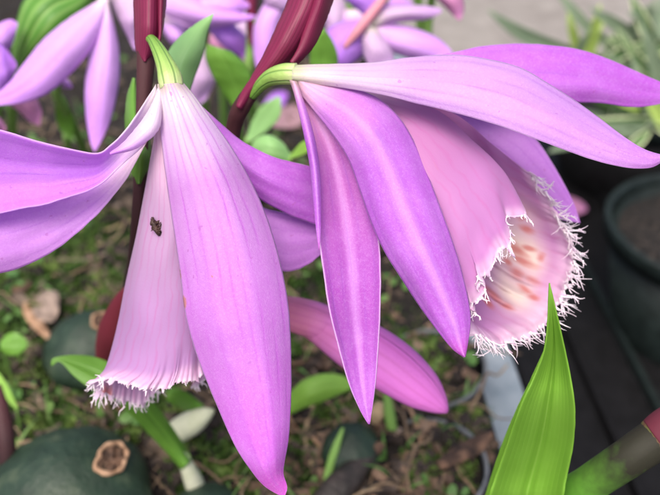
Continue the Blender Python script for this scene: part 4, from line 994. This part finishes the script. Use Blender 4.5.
# pseudobulbs
def bulb(label, px, py, r, h, mat='bulb', tilt=(0, 0), scar=None, sink=.35):
    g = G(px, py)
    t = thing('pseudobulb', label, 'pseudobulb', tuple(g), 'pseudobulbs on the bed')
    prof = [(0.02, -.05), (.55, 0), (.88, .18), (1, .38), (.93, .58), (.74, .76), (.46, .90), (.2, .98), (.01, 1.0)]
    c = cat(prof, 26)
    v = []
    n = 40
    for (a, z) in c:
        for i in range(n):
            an = 2 * math.pi * i / n
            k = 1 + .022 * math.cos(9 * an + z) + .015 * math.cos(17 * an) + .05 * noise.noise(Vector((math.cos(an), math.sin(an), z * 3 + px)))
            v.append(g + Vector((math.cos(an) * a * r * k + tilt[0] * z * h, math.sin(an) * a * r * k + tilt[1] * z * h, z * h - sink)))
    f = grid_faces(len(c), n, True)
    obj('bulb_body', v, f, M[mat], t)
    if scar:
        sx, sy, sr = scar
        # leaf scar: a dry ring with a torn brown centre, laid on the bulb surface
        def hit(ax, ay):
            for d in [k * .02 for k in range(500, 1300)]:
                p = P(ax, ay, d)
                z = (p.z - g.z + sink) / h
                if -.05 <= z <= 1:
                    a = lerp_list([(zz, aa) for aa, zz in c], z)[0] * r
                    if math.hypot(p.x - g.x - tilt[0] * z * h, p.y - g.y - tilt[1] * z * h) < a: return p
            return None
        best = hit(sx, sy)
        q1, q2 = hit(sx + 8, sy), hit(sx, sy + 8)
        if best is None or q1 is None or q2 is None: best = P(sx, sy, depth_of(g) - 1); nrm = -FW
        else:
            nrm = (q1 - best).cross(q2 - best).normalized()
            if nrm.dot(FW) > 0: nrm = -nrm
        nrm = (nrm - FW * .35).normalized(); best = best + nrm * .07
        x = nrm.cross(Vector((0, 0, 1))).normalized(); y = nrm.cross(x)
        v = []
        for i in range(36):
            a = 2 * math.pi * i / 36
            rr = sr * (1 + .28 * noise.noise(Vector((math.cos(a) * 1.5, math.sin(a) * 1.5, px))))
            wd = sr * (.15 + .10 * noise.noise(Vector((math.cos(a) * 2, math.sin(a) * 2, 3))))
            for k in range(8):
                b_ = 2 * math.pi * k / 8
                v.append(best + (x * math.cos(a) + y * math.sin(a) * .85) * (rr + wd * math.cos(b_)) + nrm * (wd * 1.3 * math.sin(b_) + .04))
        f = []
        for i in range(36):
            for k in range(8):
                f.append((i * 8 + k, i * 8 + (k + 1) % 8, ((i + 1) % 36) * 8 + (k + 1) % 8, ((i + 1) % 36) * 8 + k))
        sc = obj('leaf_scar', v, f, M['tan'], t)
        v = []
        for j in range(8):
            for i in range(30):
                a = 2 * math.pi * i / 30; q_ = sr * .95 * j / 7
                z_ = .04 + .16 * noise.noise(Vector((math.cos(a) * q_ * 9, math.sin(a) * q_ * 9, 1)))
                v.append(best + (x * math.cos(a) + y * math.sin(a) * .85) * q_ + nrm * z_)
        obj('scar_core', v, grid_faces(8, 30, True), M['tan_dark'], sc)
    return t
bulb('large dark green pseudobulb at the bottom left with a tan ring on it', 74, 520, 1.85, 2.5, scar=(110, 461, .36))
bulb('dark green pseudobulb behind the fringed pale lip with a withered tan tip', 95, 362, 1.3, 1.9, scar=(101, 323, .26))
bulb('small dark green pseudobulb below the tip of the drooping sepal', 352, 455, .75, 1.2)
bulb('dark green pseudobulb at the bottom edge right of the widest sepal tip', 208, 525, .9, 1.3)

def shrivel(label, spine, mat, name='old_pseudobulb'):
    a = spine[0]
    p0 = P(a[0], a[1], a[2])
    t = thing(name, label, 'pseudobulb', tuple(p0), 'pseudobulbs on the bed')
    return t, pod('bulb_body', spine, M[mat], t, 18, 30, .09)
t, _ = shrivel('dark brown shrivelled spike leaning up from the bottom edge', [(316, 518, 18.2, .36), (336, 492, 18.4, .37), (354, 472, 18.7, .29), (371, 454, 19.0, .16), (377, 449, 19.05, .11)], 'bulb_brown')
pod('bulb_tip', [(375, 451, 19.0, .13), (379, 447, 19.05, .13), (383, 444, 19.1, .08)], M['tan_dark'], t)
shrivel('greyish mauve shrivelled bulb lying beside the bulging green stalk', [(360, 480, 20.4, .2), (385, 470, 20.4, .42), (405, 462, 20.7, .40), (428, 462, 20.7, .28), (440, 463, 20.8, .12)], 'bulb_mauve')
shrivel('small pale tan scrap wedged against the green stalk', [(374, 422, 19.8, .1), (378, 412, 19.7, .2), (380, 402, 19.7, .1)], 'straw', 'bark_scrap')
shrivel('brown base of the bulging green stalk', [(396, 488, 19.6, .2), (404, 486, 19.5, .34), (416, 492, 19.5, .24)], 'tan', 'stalk_base')

# cream husk lying right of the fringe
hk = thing('husk', 'cream coloured empty husk lying below the pale fringed lip', 'husk', tuple(G(190, 440)))
pod('husk_shell', [(162, 438, 18.7, .10), (176, 432, 18.6, .27), (194, 422, 18.5, .28), (207, 414, 18.4, .16), (214, 410, 18.4, .04)], M['husk'], hk)

# dead leaves
def dead_leaf(label, L, Rr, d, mat='tan_pale'):
    t = thing('dead_leaf', label, 'dead leaf', tuple(G(*L[0])), 'dead leaves on the bed')
    blade('leaf_blade', L, Rr, lying(L, Rr, .45), M[mat], t, nu=15, nv=24, wav=.08, seed=int(L[0][0]))
dead_leaf('greyish tan curled dead leaf on the moss at the left', [(58, 292), (46, 290), (36, 298), (32, 312)], [(60, 300), (58, 314), (52, 322), (38, 320)], 22.2)
dead_leaf('brown narrow dead leaf just below the greyish tan curled one', [(28, 300), (36, 312), (46, 326), (54, 340)], [(20, 308), (28, 322), (40, 334), (52, 344)], 21.8, 'tan')
dead_leaf('rusty dead leaf beside the small pot rim and the rail', [(436, 462), (455, 446), (476, 436), (492, 430)], [(442, 470), (462, 462), (482, 452), (494, 436)], 20.6, 'tan_dark')
dead_leaf('reddish brown dead scrap in the moss above the left pseudobulb', [(8, 290), (18, 282), (30, 280)], [(10, 298), (20, 296), (32, 286)], 23, 'tan_dark')

# twigs and dry roots lying about
tw = [('pale straw lying across the bed left of the dark red stem', [(78, 237), (105, 232), (132, 228), (150, 226)], .07, 'straw'),
      ('brown dry root crossing the moss left of the fringed lip', [(72, 392), (90, 402), (108, 412), (126, 420)], .11, 'tan_dark'),
      ('thin tan root dropping beside the widest sepal', [(286, 412), (298, 424), (312, 436), (324, 452)], .07, 'tan'),
      ('pair of bleached straws standing between sepal and bright leaf, taller one', [(318, 402), (308, 420), (306, 440), (312, 460)], .08, 'straw'),
      ('dry brown stem under the closed bud', [(290, 370), (316, 372), (344, 380), (362, 388)], .09, 'tan_dark'),
      ('tan root running down right of the green stalk', [(398, 398), (408, 414), (416, 432), (420, 450)], .08, 'tan'),
      ('bent brown root above the closed magenta bud', [(380, 312), (398, 304), (412, 300), (424, 306)], .07, 'tan_dark'),
      ('thin straw hanging past the tan ring of the big pseudobulb', [(129, 442), (128, 460), (131, 480), (134, 500)], .05, 'straw'),
      ('grey twig lying behind the left bloom at mid height', [(60, 268), (84, 262), (108, 258)], .06, 'tan_pale'),
      ('short tan straw lying under the hanging lilac petal', [(118, 178), (100, 186), (82, 184)], .07, 'straw')]
for lab, pts, r_, mt in tw:
    g0 = G(*pts[0])
    t = thing('twig', lab, 'twig', tuple(g0), 'twigs and roots on the bed')
    q = []
    for a, b in pts:
        p = G(a, b); q.append((p.x, p.y, soil_h(p.x, p.y) + r_ * .6 + .1 + rnd.uniform(-.04, .08), r_ * rnd.uniform(.4, .75)))
    v, f, u = tube(q, 8, 24); obj('twig_shaft', v, f, M[mt], t, uvs=u)

# ---------------------------------------------------------------- variegated plants at the back right
def fan(label, px, py, base_d, leaves, mats, name='variegated_plant'):
    b0 = P(px, py, base_d)
    t = thing(name, label, 'plant', tuple(b0), 'leafy plants at the back')
    for k, (L, Rr, d0, d1, mt) in enumerate(leaves):
        blade('leaf', L, Rr, [(0, d0, d0 + .2, d0), (1, d1, d1, d1)], M[mt], t, nu=9, nv=22, keel=.15, seed=k + px, wav=.06)
    return t
def strap(x0, y0, x1, y1, wd, sag=0.0):
    L, Rr = [], []
    dx, dy = x1 - x0, y1 - y0
    ln = math.hypot(dx, dy); nx_, ny_ = -dy / ln, dx / ln
    for k in range(6):
        f = k / 5
        wv = wd * math.sin(math.pi * min(1, (f * .85 + .12))) * .5
        s = sag * math.sin(math.pi * f)
        L.append((x0 + dx * f + nx_ * (wv + s), y0 + dy * f + ny_ * (wv + s)))
        Rr.append((x0 + dx * f + nx_ * (-wv + s), y0 + dy * f + ny_ * (-wv + s)))
    return L, Rr
lv = []
for (a, b, c, d_, wd, sg, d0, d1, mt) in [
        (572, 50, 488, 10, 15, -7, 36, 34, 'leaf_grey'), (580, 60, 568, 12, 10, 0, 36, 35, 'leaf_yellow'), (590, 60, 600, 4, 11, 0, 36, 35, 'leaf_yellow'),
        (578, 58, 604, 22, 9, 0, 35, 34, 'leaf_yellow'), (570, 70, 590, 26, 8, 0, 35, 34, 'leaf_grey'), (610, 50, 660, -4, 12, 3, 36, 35, 'leaf_grey'),
        (600, 40, 552, -14, 10, 0, 37, 37, 'leaf_grey'), (620, 60, 690, 30, 13, 4, 35, 34, 'leaf_variegated'), (600, 66, 650, 44, 13, -3, 35, 34, 'leaf_variegated')]:
    L, Rr = strap(a, b, c, d_, wd, sg); lv.append((L, Rr, d0, d1, mt))
fan('grey green and yellowish leafy plant at the back with one long leaf reaching left', 590, 96, 37, lv, None)
lv = []
for (a, b, c, d_, wd, sg, d0, d1, mt) in [
        (650, 120, 580, 122, 16, -4, 34, 33, 'leaf_variegated'), (655, 110, 612, 66, 14, 3, 34, 33, 'leaf_variegated'), (650, 118, 632, 58, 12, 0, 34, 33.5, 'leaf_grey'), (660, 110, 690, 50, 14, 0, 34, 33, 'leaf_variegated'),
        (645, 125, 590, 148, 13, 3, 33, 32.5, 'leaf_grey'), (650, 130, 620, 158, 12, 0, 33, 32.5, 'leaf_variegated'), (640, 40, 590, 8, 14, 0, 35, 34, 'leaf_grey'), (660, 60, 630, -6, 16, 0, 35, 34, 'leaf_variegated'),
        (660, 40, 668, -10, 18, 0, 34, 34, 'leaf_grey'), (640, 110, 600, 86, 13, 0, 34, 33, 'leaf_yellow'), (660, 100, 640, 20, 14, 4, 34, 33, 'leaf_grey'), (655, 126, 700, 128, 16, 4, 33, 32, 'leaf_variegated'),
        (644, 126, 548, 152, 17, 3, 33.5, 32.5, 'leaf_grey'), (640, 60, 606, 36, 12, 2, 35, 34.5, 'leaf_variegated'), (650, 90, 604, 50, 10, -2, 34.5, 34, 'leaf_grey'), (628, 96, 588, 70, 12, 2, 34.5, 34, 'leaf_grey'), (660, 84, 618, 28, 11, -3, 34.5, 34, 'leaf_variegated'),
        (640, 136, 604, 126, 11, 2, 33, 32.5, 'leaf_grey'), (664, 130, 640, 84, 14, 2, 33, 32.5, 'leaf_yellow'), (664, 20, 628, 14, 16, 2, 35, 34, 'leaf_grey'), (612, 120, 568, 112, 11, 0, 34, 33.5, 'leaf_grey')]:
    L, Rr = strap(a, b, c, d_, wd, sg); lv.append((L, Rr, d0, d1, mt))
fan('cream edged variegated plant in the dark pot at the back right', 652, 118, 35, lv, None)
lv = []
for k in range(30):
    a, b = rnd.uniform(596, 690), rnd.uniform(50, 150)
    an = rnd.uniform(-2.9, -.3); ln = rnd.uniform(40, 80)
    L, Rr = strap(a, b, a + math.cos(an) * ln, b + math.sin(an) * ln * .8, rnd.uniform(9, 15), rnd.uniform(-5, 5))
    d = rnd.uniform(36.5, 39)
    lv.append((L, Rr, d, d - .6, rnd.choice(['leaf_dark', 'leaf_dark', 'leaf_variegated', 'leaf_grey', 'leaf_yellow'])))
fan('dense dark green bushy plant filling the top right corner behind the variegated one', 662, 100, 39, lv, None)
pl_, pr_ = [(566, 196), (574, 198), (582, 202), (587, 208)], [(566, 212), (574, 214), (582, 213), (587, 210)]  # petal tip of a bloom behind, added as a separate piece on the tray
leaf_thing('far_petal', 'small pink petal tip of a bloom behind, laid on the black tray right of the white fringe', pl_, pr_, lying(pl_, pr_, BENCH + .5), 'bg_pink', G(577, 206, BENCH), category='petal')
